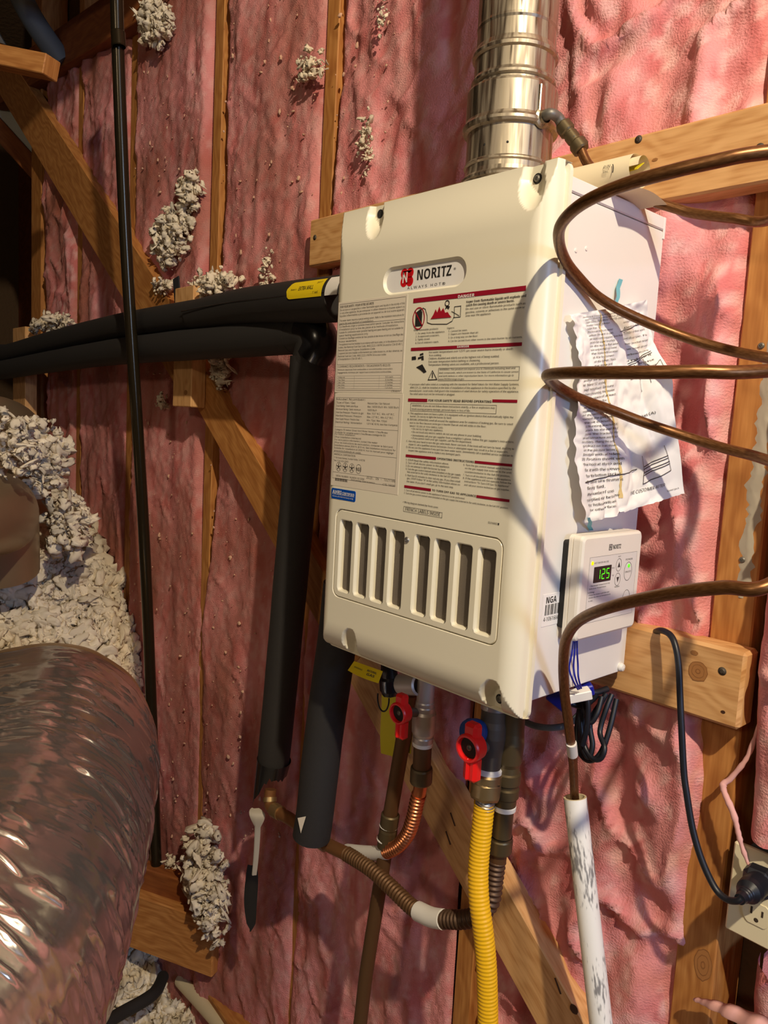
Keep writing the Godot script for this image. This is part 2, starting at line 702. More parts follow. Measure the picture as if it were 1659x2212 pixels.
# ------------------------------------------------------------------ wall parts
# a fluffy batt between two studs; its side edges run from (x0, x1) at the top to (x2, x3) at the bottom
func batt(label: String, x0: float, x1: float, x2: float, x3: float, y0: float, y1: float, seed_: float, lump: float, dirt_and_dim: float, hump := 0.03, puffed := false) -> Node3D:
	var w := int(clampf((x1 - x0) / 0.0065, 30, 80))
	var h := int((y1 - y0) / 0.0085)
	var pts := PackedVector3Array()
	var cols := PackedColorArray()
	var pink := rgb(226, 146, 146).srgb_to_linear()
	var pale := rgb(238, 188, 184).srgb_to_linear()
	var deep := rgb(210, 116, 116).srgb_to_linear()
	var dust_and_dim := rgb(150, 88, 64).srgb_to_linear()
	for j in h + 1:
		var tv := float(j) / h
		var y := lerpf(y0, y1, tv)
		var te := smoothstep(-0.22, 0.12, y)
		var l := lerpf(x2, x0, te)
		var r := lerpf(x3, x1, te)
		# lower down the batts swell over the studs
		var deep_z := -0.095 if not puffed else lerpf(-0.054, -0.095, te)
		for k in w + 1:
			var tu := float(k) / w
			# closer together at the edges
			var e := 0.5 - 0.5 * cos(PI * tu)
			e = lerpf(tu, e, 0.6)
			var x := lerpf(l, r, e)
			var side := minf(x - l, r - x)
			var roundness := sqrt(clampf(1.0 - pow(1.0 - clampf(side / 0.035, 0, 1), 2.0), 0, 1))
			var q := Vector3(x * 1.0 + seed_ * 3.1, y, seed_)
			var big := noise.get_noise_3d(q.x * 55, q.y * 24, q.z * 40)
			var mid := noise.get_noise_3d(q.x * 190 + 50, q.y * 70, q.z)
			var streak := noise.get_noise_3d(q.x * 420, q.y * 60 + 30, q.z + 9)
			var small := fine.get_noise_3d(q.x * 1500, q.y * 800, q.z)
			var fold := 1.0 - absf(noise.get_noise_3d(q.x * 110 + 17, q.y * 80 + noise.get_noise_2d(q.x * 90, q.y * 90) * 10.0, q.z + 3))
			fold = pow(fold, 5.0)
			var z := lerpf(deep_z, -0.050 + hump, roundness)
			z += roundness * (big * 0.014 + mid * 0.0065 * (0.25 + lump) + streak * (0.0012 + 0.0014 * lump) + small * 0.0030 + lump * (0.018 * (fold - 0.5) + 0.012 * mid))
			var wob := noise.get_noise_3d(y * 60, seed_ * 20 + (0.0 if e < 0.5 else 40.0), 4.0) * 0.006 * (1.0 - roundness * 0.6)
			pts.append(Vector3(x + wob, y, z))
			var a := clampf(0.5 + 0.9 * fine.get_noise_3d(q.x * 330, q.y * 130, q.z + 22), 0, 1)
			var b := clampf(0.5 + 1.1 * fine.get_noise_3d(q.x * 620 + 9, q.y * 420, q.z + 31), 0, 1)
			var c := deep.lerp(pink, smoothstep(0.0, 0.55, a)).lerp(pale, smoothstep(0.45, 1.0, b) * (0.75 if lump > 0.5 else 0.5))
			var d := clampf(dirt_and_dim * (0.6 + 0.9 * noise.get_noise_3d(q.x * 70, q.y * 50, q.z + 60)), 0, 0.9)  # real dust, raised on the left batts to paint in fading lamp light
			cols.append(c.lerp(dust_and_dim, d))
	var mb := MB.new()
	mb.lattice(pts, w + 1, PackedVector2Array(), cols)
	# back
	var hh := [Vector3(x2, y0, -0.137), Vector3(x3, y0, -0.137), Vector3(x1, y1, -0.137), Vector3(x0, y1, -0.137)]
	mb.tint = pink
	mb.quad([hh[1], hh[0], hh[3], hh[2]])
	mb.quad([hh[0], Vector3(x2, y0, -0.095), Vector3(x0, y1, -0.095), hh[3]])
	mb.quad([Vector3(x3, y0, -0.095), hh[1], hh[2], Vector3(x1, y1, -0.095)])
	var o := obj("insulation_batt", mb, M.batt)
	tag(o, label, "insulation", "pink insulation batts between the studs")
	return o


# torn wisps and specks of loose-fill wool caught on the batts: countless
func specks(called: String, x0: float, x1: float, y0: float, y1: float, count: int, s: float, parent: Node) -> void:
	var proto := MB.new()
	proto.blob(Vector3.ZERO, Vector3(1.0, 0.8, 0.7), fine, 0.8, 7, 5)
	var mm := MultiMesh.new()
	mm.transform_format = MultiMesh.TRANSFORM_3D
	mm.mesh = proto.mesh(M.fluff)
	mm.instance_count = count
	for k in count:
		var p := Vector3(rng.randf_range(x0, x1), rng.randf_range(y0, y1), -0.038)
		p.z += rng.randf_range(-0.005, 0.005)
		var r := s * (0.35 + 1.3 * pow(rng.randf(), 2.4))
		var b := Basis.from_euler(Vector3(rng.randf() * TAU, rng.randf() * TAU, rng.randf() * TAU)).scaled(Vector3(r * rng.randf_range(0.5, 1.2), r * rng.randf_range(0.5, 1.4), r * 0.7))
		mm.set_instance_transform(k, Transform3D(b, p))
	var o := MultiMeshInstance3D.new()
	o.name = called
	o.multimesh = mm
	parent.add_child(o, true)
	stuff(o)


# a clump of white wool: many lumps and strands joined in one mesh, filling an outline given by centre and reach
func clump(label: String, ctr: Vector3, reach: Vector3, count: int, lump: float, turn := 0.0) -> MeshInstance3D:
	var mb := MB.new()
	for k in count * 5:
		var d := Vector3(rng.randfn(), rng.randfn(), rng.randfn()) * 0.46
		d = d.limit_length(1.15) * reach
		d = d.rotated(Vector3.BACK, turn)
		var r := lump * (0.20 + 0.62 * pow(rng.randf(), 1.9))
		var turn_b := Basis.from_euler(Vector3(rng.randf() * TAU, rng.randf() * TAU, rng.randf() * TAU))
		var tone := rng.randf_range(0.72, 1.0)
		mb.tint = Color(tone, tone * 0.985, tone * 0.96)
		if k % 6 == 0:
			mb.blob(ctr + d, Vector3(r * rng.randf_range(1.1, 1.8), r * 0.24, r * 0.30), fine, 0.9, 7, 6, turn_b)
		else:
			mb.blob(ctr + d, Vector3(r * rng.randf_range(0.7, 1.4), r * rng.randf_range(0.5, 0.9), r * rng.randf_range(0.5, 0.9)), noise, 0.9, 10, 7, turn_b)
	var o := obj("insulation_clump", mb, M.wool_plain)
	tag(o, label, "insulation", "white fluff clumps caught on the wall")
	return o


# ------------------------------------------------------------------ heater parts
const FACE := 0.2420

func panel_z(x: float, y: float) -> float:
	# distance in from the side edges of the cover
	var d := minf(x + 0.353, 0.003 - x)
	var side := 0.220 + 0.022 * sqrt(clampf(1.0 - pow(1.0 - clampf(d / 0.024, 0, 1), 2.0), 0, 1))
	var top := FACE - 0.013 * pow(smoothstep(0.525, 0.60, y), 1.2)
	var low := clampf((0.026 - y) / 0.044, 0, 1)
	var bottom := FACE - 0.030 * (1.0 - sqrt(maxf(0.0, 1.0 - low * low)))
	var z := minf(side, minf(top, bottom))
	# scooped recesses round the four fixing screws
	for q in [Vector3(-0.283, 0.581, 1), Vector3(-0.030, 0.578, 1), Vector3(-0.287, -0.004, -1), Vector3(-0.034, -0.004, -1)]:
		var dx: float = (x - q.x)
		var dy: float = (y - q.y) * q.z
		if dy > 0.0:
			dy *= 0.25
		else:
			dx += dy * 0.25
			dy *= 0.62
		var r := sqrt(dx * dx + dy * dy)
		var floor_z: float = (0.2225 if q.z > 0.0 else 0.2165)
		z = minf(z, floor_z + maxf(0.0, r - 0.0085) * (1.25 if q.z > 0.0 else 2.6))
	return z


# flat plate with holes: cut into strips through the middle of every hole, so that no piece has a hole in it
func plate(mb: MB, outer: PackedVector2Array, holes: Array, z: float) -> void:
	var cuts := [-10.0]
	for h in holes:
		var m := 0.0
		for p in h:
			m += p.x / h.size()
		cuts.append(m)
	cuts.append(10.0)
	cuts.sort()
	for k in cuts.size() - 1:
		var strip := PackedVector2Array([Vector2(cuts[k], -10), Vector2(cuts[k + 1], -10), Vector2(cuts[k + 1], 10), Vector2(cuts[k], 10)])
		var todo := Geometry2D.intersect_polygons(outer, strip)
		for h in holes:
			var next: Array[PackedVector2Array] = []
			for p in todo:
				next.append_array(Geometry2D.clip_polygons(p, h))
			todo = next
		for p in todo:
			if Geometry2D.is_polygon_clockwise(p):
				p.reverse()
			mb.poly(p, Transform3D(Basis(), Vector3(0, 0, z)))


# band between two outlines with the same number of points, the second one inside or below the first
func band(mb: MB, a: PackedVector2Array, za: float, b: PackedVector2Array, zb: float) -> void:
	for k in a.size():
		var q := (k + 1) % a.size()
		if a[k].is_equal_approx(a[q]) and b[k].is_equal_approx(b[q]):
			continue
		mb.quad([Vector3(b[k].x, b[k].y, zb), Vector3(a[k].x, a[k].y, za), Vector3(a[q].x, a[q].y, za), Vector3(b[q].x, b[q].y, zb)])


func heater() -> void:
	var t := thing("water_heater", "cream and white tankless water heater hung on wooden boards under the metal flue", "water heater")
	# casing
	var body := MB.new()
	body.box(Vector3(0.35, 0.564, 0.208), Transform3D(Basis(), Vector3(-0.175, 0.282, 0.104)), 0.0015)
	obj("casing", body, M.white, t)
	var cap := MB.new()
	cap.box(Vector3(0.3525, 0.0158, 0.209), Transform3D(Basis(), Vector3(-0.175, 0.5725, 0.1035)), 0.0012)
	# small lip at the rear corner of the lid
	cap.box(Vector3(0.0015, 0.026, 0.004), Transform3D(Basis(), Vector3(0.0008, 0.567, 0.002)), 0.0004)
	part_label(obj("lid", cap, M.white, t), "folded white top lid of the casing")
	for q in [Vector2(-0.0063, 0.6443), Vector2(0.1851, 0.5067), Vector2(0.1656, 0.5123)]:
		var rv := MB.new()
		rv.lathe([Vector2(0.0026, 0), Vector2(0.0022, 0.0008), Vector2(0.0001, 0.0011)], along(Vector3(0.0012 if q.y > 0.56 else 0.0, q.y, q.x), Vector3.RIGHT), 14)
		obj("rivet", rv, M.hole if q.y > 0.56 else M.white, t)

	var stub := MB.new()
	stub.lathe([Vector2(0.0055, -0.002), Vector2(0.0058, 0.003), Vector2(0.0045, 0.006), Vector2(0.0001, 0.0075)], along(Vector3(0.0, 0.0073, 0.0121), Vector3(1, 0, 0)), 18)
	part_label(obj("corner_plug", stub, M.white, t), "small white plug at the lower rear corner")

	# front cover: a grid that leaves out the name plate and the grille
	var cov := MB.new()
	var xs := []
	for k in 15:
		xs.append(-0.353 + 0.024 * (1.0 - cos(PI / 2 * k / 14.0)))
	xs.append_array([-0.327])
	var x := -0.322
	while x < -0.0225:
		xs.append(x)
		x += 0.002
	xs.append_array([-0.0205])
	for k in 15:
		xs.append(0.003 - 0.024 * (1.0 - cos(PI / 2 * (14 - k) / 14.0)))
	xs.append_array([-0.252, -0.103])
	xs.sort()
	var ys := []
	var y := -0.018
	while y < 0.058:
		ys.append(y)
		y += 0.0022
	ys.append_array([0.058, 0.194])
	y = 0.21
	while y < 0.52:
		ys.append(y)
		y += 0.02
	ys.append_array([0.466, 0.5095])
	y = 0.524
	while y < 0.592:
		ys.append(y)
		y += 0.0022
	ys.append(0.592)
	ys.sort()
	var s := 0
	for yy in ys:
		for xx in xs:
			var e := 0.0006
			var n := Vector3(panel_z(xx - e, yy) - panel_z(xx + e, yy), panel_z(xx, yy - e) - panel_z(xx, yy + e), 2.0 * e).normalized()
			cov.add(Vector3(xx, yy, panel_z(xx, yy)), Vector2(xx, yy), n)
	for j in ys.size() - 1:
		for k in xs.size() - 1:
			var mx: float = (xs[k] + xs[k + 1]) * 0.5
			var my: float = (ys[j] + ys[j + 1]) * 0.5
			if mx > -0.327 and mx < -0.0205 and my > 0.058 and my < 0.194:
				continue
			if mx > -0.252 and mx < -0.103 and my > 0.466 and my < 0.5095:
				continue
			var a: int = s + j * xs.size() + k
			cov.face(a, a + 1, a + xs.size() + 1)
			cov.face(a, a + xs.size() + 1, a + xs.size())
	# rim: channel and lip round the back of the cover
	var rims := []
	for g in [[0.0, 0.0], [0.0, 1.0]]:
		pass
	var prof := [[0.003, 0.220], [0.0005, 0.2185], [0.0005, 0.2135], [0.0045, 0.2125], [0.0048, 0.2075], [0.0, 0.2065]]
	for k in prof.size() - 1:
		var oa: float = prof[k][0]
		var za: float = prof[k][1]
		var ob: float = prof[k + 1][0]
		var zb: float = prof[k + 1][1]
		var pa := rounded(-0.350 - oa, -0.015 - oa, oa, 0.589 + oa, 0.010, 5)
		var pb := rounded(-0.350 - ob, -0.015 - ob, ob, 0.589 + ob, 0.010, 5)
		for q in pa.size():
			var r := (q + 1) % pa.size()
			cov.quad([Vector3(pa[q].x, pa[q].y, za), Vector3(pb[q].x, pb[q].y, zb), Vector3(pb[r].x, pb[r].y, zb), Vector3(pa[r].x, pa[r].y, za)])
	# top and bottom edge of the cover between face and rim
	for e in [[0.592, 1.0], [-0.018, -1.0]]:
		for k in xs.size() - 1:
			var za := panel_z(xs[k], e[0])
			var zb := panel_z(xs[k + 1], e[0])
			var lo_z := 0.2065
			var p := [Vector3(xs[k], e[0], za), Vector3(xs[k + 1], e[0], zb), Vector3(xs[k + 1], e[0], lo_z), Vector3(xs[k], e[0], lo_z)]
			if e[1] < 0.0:
				p.reverse()
			cov.quad(p)
	# name plate recess and grille opening
	var pill := rounded(-0.2485, 0.4702, -0.1065, 0.5048, 0.0172, 10)
	var pill2 := rounded(-0.2478, 0.4709, -0.1072, 0.5041, 0.0165, 10)
	var pill3 := rounded(-0.2455, 0.4732, -0.1095, 0.5018, 0.0142, 10)
	plate(cov, PackedVector2Array([Vector2(-0.252, 0.466), Vector2(-0.103, 0.466), Vector2(-0.103, 0.5095), Vector2(-0.252, 0.5095)]), [pill], FACE)
	band(cov, pill, FACE, pill2, FACE - 0.0008)
	band(cov, pill2, FACE - 0.0008, pill3, FACE - 0.0034)
	var hole := rounded(-0.3225, 0.0630, -0.0240, 0.1885, 0.013, 7)
	var hole2 := rounded(-0.3217, 0.0638, -0.0248, 0.1877, 0.0122, 7)
	plate(cov, PackedVector2Array([Vector2(-0.327, 0.058), Vector2(-0.0205, 0.058), Vector2(-0.0205, 0.194), Vector2(-0.327, 0.194)]), [hole], FACE)
	band(cov, hole, FACE, hole2, FACE - 0.0008)
	band(cov, hole2, FACE - 0.0008, hole2, FACE - 0.010)
	part_label(obj("front_cover", cov, M.cream, t), "cream front cover with rounded sides")
	var np := MB.new()
	np.poly(pill3, Transform3D(Basis(), Vector3(0, 0, FACE - 0.0034)))
	var plate_node := obj("name_plate", np, M.plate_white, t)
	# grille insert with eight slots
	var gr := MB.new()
	var ins := rounded(-0.3206, 0.0649, -0.0259, 0.1866, 0.0112, 7)
	var ins2 := rounded(-0.3196, 0.0659, -0.0269, 0.1856, 0.0102, 7)
	band(gr, ins, FACE - 0.010, ins, FACE - 0.0016)
	var slots := []
	var slots_in := []
	var slots_low := []
	for sx in [-0.3105, -0.2763, -0.2420, -0.2080, -0.1633, -0.1290, -0.0942, -0.0590]:
		slots.append(rounded(sx - 0.0022, 0.0722, sx + 0.0252, 0.1742, 0.0052, 5))
		slots_in.append(rounded(sx - 0.0008, 0.0736, sx + 0.0238, 0.1728, 0.0038, 5))
		slots_low.append(rounded(sx, 0.0744, sx + 0.0230, 0.1720, 0.0030, 5))
	for k in ins.size():
		pass
	# bevel of the insert's own edge, turned outwards
	for k in ins.size():
		var q := (k + 1) % ins.size()
		gr.quad([Vector3(ins[k].x, ins[k].y, FACE - 0.0016), Vector3(ins[q].x, ins[q].y, FACE - 0.0016), Vector3(ins2[q].x, ins2[q].y, FACE - 0.0004), Vector3(ins2[k].x, ins2[k].y, FACE - 0.0004)])
	plate(gr, ins2, slots, FACE - 0.0004)
	for k in slots.size():
		band(gr, slots[k], FACE - 0.0004, slots_in[k], FACE - 0.0016)
		band(gr, slots_in[k], FACE - 0.0016, slots_low[k], FACE - 0.0050)
		band(gr, slots_low[k], FACE - 0.0050, slots_low[k], FACE - 0.0085)
	var grille := obj("air_grille", gr, M.cream, t)
	part_label(grille, "slotted air intake grille")
	var scr := MB.new()
	scr.box(Vector3(0.300, 0.126, 0.001), Transform3D(Basis(), Vector3(-0.1735, 0.1258, FACE - 0.009)), 0.0003)
	part_label(obj("filter_mesh", scr, M.mesh_grey, grille), "dark grey mesh behind the slots")
	screw_head(along(Vector3(-0.1785, 0.1640, FACE - 0.0004), Vector3.BACK), 0.0042, M.zinc, t)
	for q in [Vector3(-0.283, 0.5815, 0.2226), Vector3(-0.030, 0.5785, 0.2226), Vector3(-0.287, -0.0045, 0.2166), Vector3(-0.034, -0.0045, 0.2166)]:
		var hmb := MB.new()
		hmb.lathe([Vector2(0.0058, 0), Vector2(0.0052, 0.0006), Vector2(0.0001, 0.0006)], along(q, Vector3.BACK), 18)
		var sc := obj("fixing_hole", hmb, M.gap, t)
		if q.x > -0.1:
			screw_head(along(q + Vector3(0, 0, 0.0006), Vector3.BACK), 0.0038, M.grey_metal, sc)
	heater_print(t, plate_node)


func heater_print(t: Node3D, plate_node: Node3D) -> void:
	var f := Transform3D(Basis(), Vector3(0, 0, 0.2424))
	var fp := Transform3D(Basis(), Vector3(0, 0, FACE - 0.0032))
	# ---- name plate: red clover mark with a white N, the name and the line below
	var mark := MB.new()
	var c := Vector2(-0.2080, 0.4901)
	for q in [Vector2(-0.0052, 0.0052), Vector2(0.0052, 0.0052), Vector2(-0.0052, -0.0052), Vector2(0.0052, -0.0052)]:
		var circle := []
		for k in 20:
			circle.append(c + q + Vector2(cos(TAU * k / 20), sin(TAU * k / 20)) * 0.0062)
		fill(mark, circle, fp)
	fill(mark, [c + Vector2(-0.008, -0.008), c + Vector2(0.008, -0.008), c + Vector2(0.008, 0.008), c + Vector2(-0.008, 0.008)], fp)
	obj("brand_mark", mark, M.red, plate_node)
	var nn := MB.new()
	stroke(nn, [c + Vector2(-0.0068, -0.0056), c + Vector2(-0.0066, 0.0054), c + Vector2(-0.0004, -0.0050), c + Vector2(-0.0002, 0.0056)], 0.0020, fp.translated_local(Vector3(0, 0, 0.0002)))
	obj("mark_letter", nn, M.white_ink, plate_node)
	var nm := MB.new()
	print_line(nm, "NORITZ", -0.1900, -0.1330, 0.4848, 0.0122, fp, font_bold)
	print_line(nm, "®", -0.1298, -0.1260, 0.4908, 0.0025, fp)
	print_line(nm, "A L W A Y S   H O T ®", -0.2065, -0.1417, 0.4751, 0.0032, fp)
	obj("brand_name", nm, M.ink, plate_node)

	# ---- right hand warnings, printed on a thin film
	for q in [[-0.1905, 0.4569, -0.0193, 0.4623], [-0.1899, 0.3990, -0.0193, 0.4028], [-0.1900, 0.3370, -0.1565, 0.3408], [-0.0546, 0.3383, -0.0199, 0.3415], [-0.1884, 0.2681, -0.1359, 0.2714], [-0.0746, 0.2687, -0.0206, 0.2716], [-0.1880, 0.2295, -0.1412, 0.2327], [-0.0686, 0.2295, -0.0208, 0.2326]]:
		var red := MB.new()
		bar(red, q[0], q[1], q[2], q[3], f)
		obj("red_bar", red, M.dark_red, t)
	var wh := MB.new()
	var f2 := f.translated_local(Vector3(0, 0, 0.0002))
	print_line(wh, "DANGER", -0.1165, -0.0914, 0.4567, 0.0035, f2, font_bold)
	obj("white_lettering", wh, M.white_ink, t)
	wh = MB.new()
	print_line(wh, "DANGER", -0.1128, -0.0945, 0.4001, 0.0023, f2, font_bold)
	obj("white_lettering", wh, M.white_ink, t)
	var p := MB.new()
	# vapour warning
	print_line(p, "Vapor from flammable liquids will explode and", -0.1034, -0.0184, 0.4504, 0.0026, f, font_bold)
	print_line(p, "catch fire causing death or severe burns.", -0.1031, -0.0337, 0.4465, 0.0026, f, font_bold)
	print_line(p, "Do not use or store flammable products such as", -0.1032, -0.0185, 0.4426, 0.0024, f)
	print_line(p, "gasoline, solvents or adhesives in the same room or", -0.1033, -0.0189, 0.4386, 0.0024, f)
	print_line(p, "area near the appliance.", -0.1030, -0.0652, 0.4350, 0.0024, f)
	print_line(p, "Keep flammable products:", -0.1867, -0.1450, 0.4229, 0.0022, f)
	print_line(p, "1. Far away from the appliance.", -0.1832, -0.1342, 0.4188, 0.0022, f)
	print_line(p, "2. In approved containers.", -0.1828, -0.1426, 0.4151, 0.0022, f)
	print_line(p, "3. Tightly closed.", -0.1831, -0.1581, 0.4114, 0.0022, f)
	print_line(p, "4. Out of children's reach.", -0.1830, -0.1432, 0.4074, 0.0022, f)
	print_line(p, "Vapors:", -0.1313, -0.1193, 0.4226, 0.0021, f)
	print_line(p, "1. Cannot be seen.", -0.1285, -0.0988, 0.4189, 0.0021, f)
	print_line(p, "2. Vapors are heavier than air.", -0.1282, -0.0814, 0.4154, 0.0021, f)
	print_line(p, "3. Go a long way on the floor.", -0.1281, -0.0822, 0.4115, 0.0021, f)
	print_line(p, "4. Can be carried from other rooms to the main burner by air currents.", -0.1280, -0.0193, 0.4074, 0.0021, f)
	# hot water warning
	print_line(p, "Hot water temperatures over 125°F can cause severe burns instantly or death", -0.1583, -0.0311, 0.3953, 0.0024, f)
	print_line(p, "from scalding.", -0.1580, -0.1373, 0.3916, 0.0024, f)
	print_line(p, "Children, disabled and elderly are at the highest risk of being scalded.", -0.1582, -0.0491, 0.3878, 0.0024, f)
	print_line(p, "Feel water temperature before bathing or showering.", -0.1581, -0.0763, 0.3840, 0.0024, f)
	print_line(p, "Temperature limiting valves are available, ask a professional person.", -0.1580, -0.0489, 0.3803, 0.0024, f)
	outline(p, -0.1408, 0.3624, -0.0200, 0.3773, 0.0004, f)
	print_line(p, "WARNING: This product can expose you to chemicals including lead and", -0.1392, -0.0258, 0.3747, 0.0020, f)
	print_line(p, "lead compounds, which are known to the State of California to cause cancer", -0.1393, -0.0209, 0.3708, 0.0020, f)
	print_line(p, "and birth defects or other reproductive harm. For more information go to", -0.1395, -0.0272, 0.3670, 0.0020, f)
	print_line(p, "www.P65Warnings.ca.gov.", -0.1397, -0.0984, 0.3634, 0.0020, f)
	print_line(p, "• A pressure relief valve rated as complying with the standard for Relief Valves for Hot Water Supply Systems,", -0.1900, -0.0192, 0.3571, 0.0023, f)
	print_line(p, "ANSI Z21.22, shall be installed at the time of installation of the appliance in the location specified by the", -0.1877, -0.0230, 0.3531, 0.0023, f)
	print_line(p, "manufacturer. Local codes shall govern the installation of relief devices for safety operation of the appliance.", -0.1880, -0.0189, 0.3493, 0.0023, f)
	print_line(p, "The relief valve must not be removed or plugged.", -0.1876, -0.1117, 0.3454, 0.0023, f)
	print_line(p, "FOR YOUR SAFETY READ BEFORE OPERATING", -0.1545, -0.0560, 0.3377, 0.0026, f, font_bold)
	outline(p, -0.1849, 0.3255, -0.0481, 0.3352, 0.0004, f)
	print_line(p, "WARNING: If you do not follow these instructions exactly, a fire or explosion may", -0.1821, -0.0501, 0.3311, 0.0023, f)
	print_line(p, "result causing property damage, personal injury or loss of life.", -0.1829, -0.0865, 0.3271, 0.0023, f)
	print_line(p, "A. This appliance does not have a pilot. It is equipped with an ignition device that automatically lights the", -0.1887, -0.0235, 0.3215, 0.0023, f)
	print_line(p, "burner. Do not try to light the burner by hand.", -0.1843, -0.1144, 0.3180, 0.0023, f)
	print_line(p, "B. BEFORE OPERATING smell all around the appliance area for evidence of leaking gas. Be sure to smell", -0.1886, -0.0236, 0.3139, 0.0023, f)
	print_line(p, "next to the floor because some gas is heavier than air and will settle on the floor.", -0.1847, -0.0609, 0.3100, 0.0023, f)
	print_line(p, "WHAT TO DO IF YOU SMELL GAS:", -0.1844, -0.1275, 0.3060, 0.0021, f)
	print_line(p, "• Do not try to light any appliance.", -0.1808, -0.1272, 0.3027, 0.0023, f)
	print_line(p, "• Do not touch any electric switch; do not use any phone in your building.", -0.1805, -0.0669, 0.2988, 0.0023, f)
	print_line(p, "• Immediately call your gas supplier from a neighbor's phone. Follow the gas supplier's instructions.", -0.1807, -0.0202, 0.2946, 0.0023, f)
	print_line(p, "• If you cannot reach your gas supplier, call the fire department.", -0.1804, -0.0810, 0.2912, 0.0023, f)
	print_line(p, "C. Use only your hand to turn the gas valve knob. Never use tools. If the knob will not turn by hand, don't try to", -0.1886, -0.0197, 0.2871, 0.0023, f)
	print_line(p, "repair it; call a qualified service technician. Force or attempted repair may result in a fire or explosion.", -0.1842, -0.0276, 0.2833, 0.0023, f)
	print_line(p, "D. Do not use this appliance if any part has been under water. Immediately call a qualified service technician to", -0.1883, -0.0205, 0.2796, 0.0023, f)
	print_line(p, "inspect the appliance and to replace any damaged parts.", -0.1841, -0.0967, 0.2757, 0.0023, f)
	print_line(p, "OPERATING INSTRUCTIONS", -0.1342, -0.0757, 0.2688, 0.0024, f, font_bold)
	print_line(p, "1. STOP! Read the safety information above.", -0.1878, -0.1146, 0.2637, 0.0023, f)
	print_line(p, "2. Turn off all electric power to the appliance.", -0.1875, -0.1128, 0.2601, 0.0023, f)
	print_line(p, "3. Do not attempt to light the burner by hand.", -0.1875, -0.1187, 0.2562, 0.0023, f)
	print_line(p, "4. Turn the gas control manual valve (installed on the gas supply", -0.1872, -0.0946, 0.2524, 0.0023, f)
	print_line(p, "line external to the unit) clockwise to the full OFF position.", -0.1841, -0.0962, 0.2488, 0.0023, f)
	print_line(p, "5. Wait five (5) minutes to clear out any gas. If you then smell", -0.1871, -0.0949, 0.2445, 0.0023, f)
	print_line(p, "gas, STOP! Follow \"B\" in the safety information above on", -0.1840, -0.0948, 0.2409, 0.0023, f)
	print_line(p, "this label. If you don't smell gas, go to the next step.", -0.1842, -0.1047, 0.2368, 0.0023, f)
	print_line(p, "6. Turn the gas control manual valve (installed", -0.0914, -0.0208, 0.2647, 0.0021, f)
	print_line(p, "on the gas supply line external to the unit)", -0.0887, -0.0209, 0.2610, 0.0021, f)
	print_line(p, "counterclockwise to the full ON position.", -0.0886, -0.0222, 0.2569, 0.0021, f)
	print_line(p, "7. Turn on all the electric power to the appliance.", -0.0908, -0.0206, 0.2529, 0.0021, f)
	print_line(p, "8. If the appliance will not operate, follow the", -0.0908, -0.0202, 0.2494, 0.0021, f)
	print_line(p, "instructions \"To Turn Off Gas To Appliance\"", -0.0881, -0.0225, 0.2457, 0.0021, f)
	print_line(p, "and call your service technician or gas supplier.", -0.0882, -0.0217, 0.2417, 0.0021, f)
	print_line(p, "TO TURN OFF GAS TO APPLIANCE", -0.1394, -0.0695, 0.2301, 0.0024, f, font_bold)
	print_line(p, "1. Turn off all electric power to the appliance if service is to be performed.", -0.1875, -0.0856, 0.2256, 0.0021, f)
	print_line(p, "2. Turn the gas control manual valve (installed on the gas supply line external to the unit) clockwise, to the full OFF position.", -0.1877, -0.0216, 0.2219, 0.0021, f)
	print_line(p, "• Wiring diagram behind the front cover.", -0.1885, -0.1269, 0.2103, 0.0023, f)
	outline(p, -0.1870, 0.1994, -0.1200, 0.2061, 0.0004, f)
	print_line(p, "FRENCH LABELS INSIDE", -0.1835, -0.1236, 0.2011, 0.0039, f)
	print_line(p, "ELV16003 ②", -0.0484, -0.0328, 0.2024, 0.0024, f)
	# pictures: gas can behind a stop sign, fumes and a burning man, heater; tap and hand; caution triangle
	var pic := MB.new()
	var k := Vector2(-0.1794, 0.4378)
	fill(pic, [k + Vector2(-0.0058, -0.0095), k + Vector2(0.0056, -0.0095), k + Vector2(0.0056, 0.007), k + Vector2(0.002, 0.011), k + Vector2(-0.0058, 0.007)], f)
	stroke(pic, [Vector2(-0.1768, 0.4473), Vector2(-0.1730, 0.4498), Vector2(-0.1690, 0.4481), Vector2(-0.1652, 0.4402), Vector2(-0.1645, 0.4320), Vector2(-0.1571, 0.4297), Vector2(-0.1318, 0.4283), Vector2(-0.1235, 0.4314), Vector2(-0.1214, 0.4356)], 0.0008, f)
	stroke(pic, [Vector2(-0.1212, 0.4475), Vector2(-0.1112, 0.4477), Vector2(-0.1111, 0.4353), Vector2(-0.1207, 0.4352), Vector2(-0.1212, 0.4475)], 0.0007, f)
	stroke(pic, [Vector2(-0.1252, 0.4425), Vector2(-0.1131, 0.4368)], 0.0007, f)
	var man := Vector2(-0.1333, 0.4523)
	ring(pic, man, Vector2(0.0038, 0.0038), 0.0012, f, 16)
	fill(pic, [Vector2(-0.1369, 0.4451), Vector2(-0.1337, 0.4502), Vector2(-0.1286, 0.4484), Vector2(-0.1303, 0.4450), Vector2(-0.1334, 0.4470)], f)
	obj("pictogram", pic, M.ink, t)
	pic = MB.new()
	fill(pic, [Vector2(-0.1873, 0.3878), Vector2(-0.1877, 0.3919), Vector2(-0.1807, 0.3924), Vector2(-0.1798, 0.3883)], f)
	fill(pic, [Vector2(-0.1768, 0.3908), Vector2(-0.1675, 0.3928), Vector2(-0.1665, 0.3873), Vector2(-0.1707, 0.3874), Vector2(-0.1709, 0.3896), Vector2(-0.1766, 0.3882)], f)
	fill(pic, [Vector2(-0.1738, 0.3926), Vector2(-0.1740, 0.3948), Vector2(-0.1683, 0.3961), Vector2(-0.1675, 0.3939)], f)
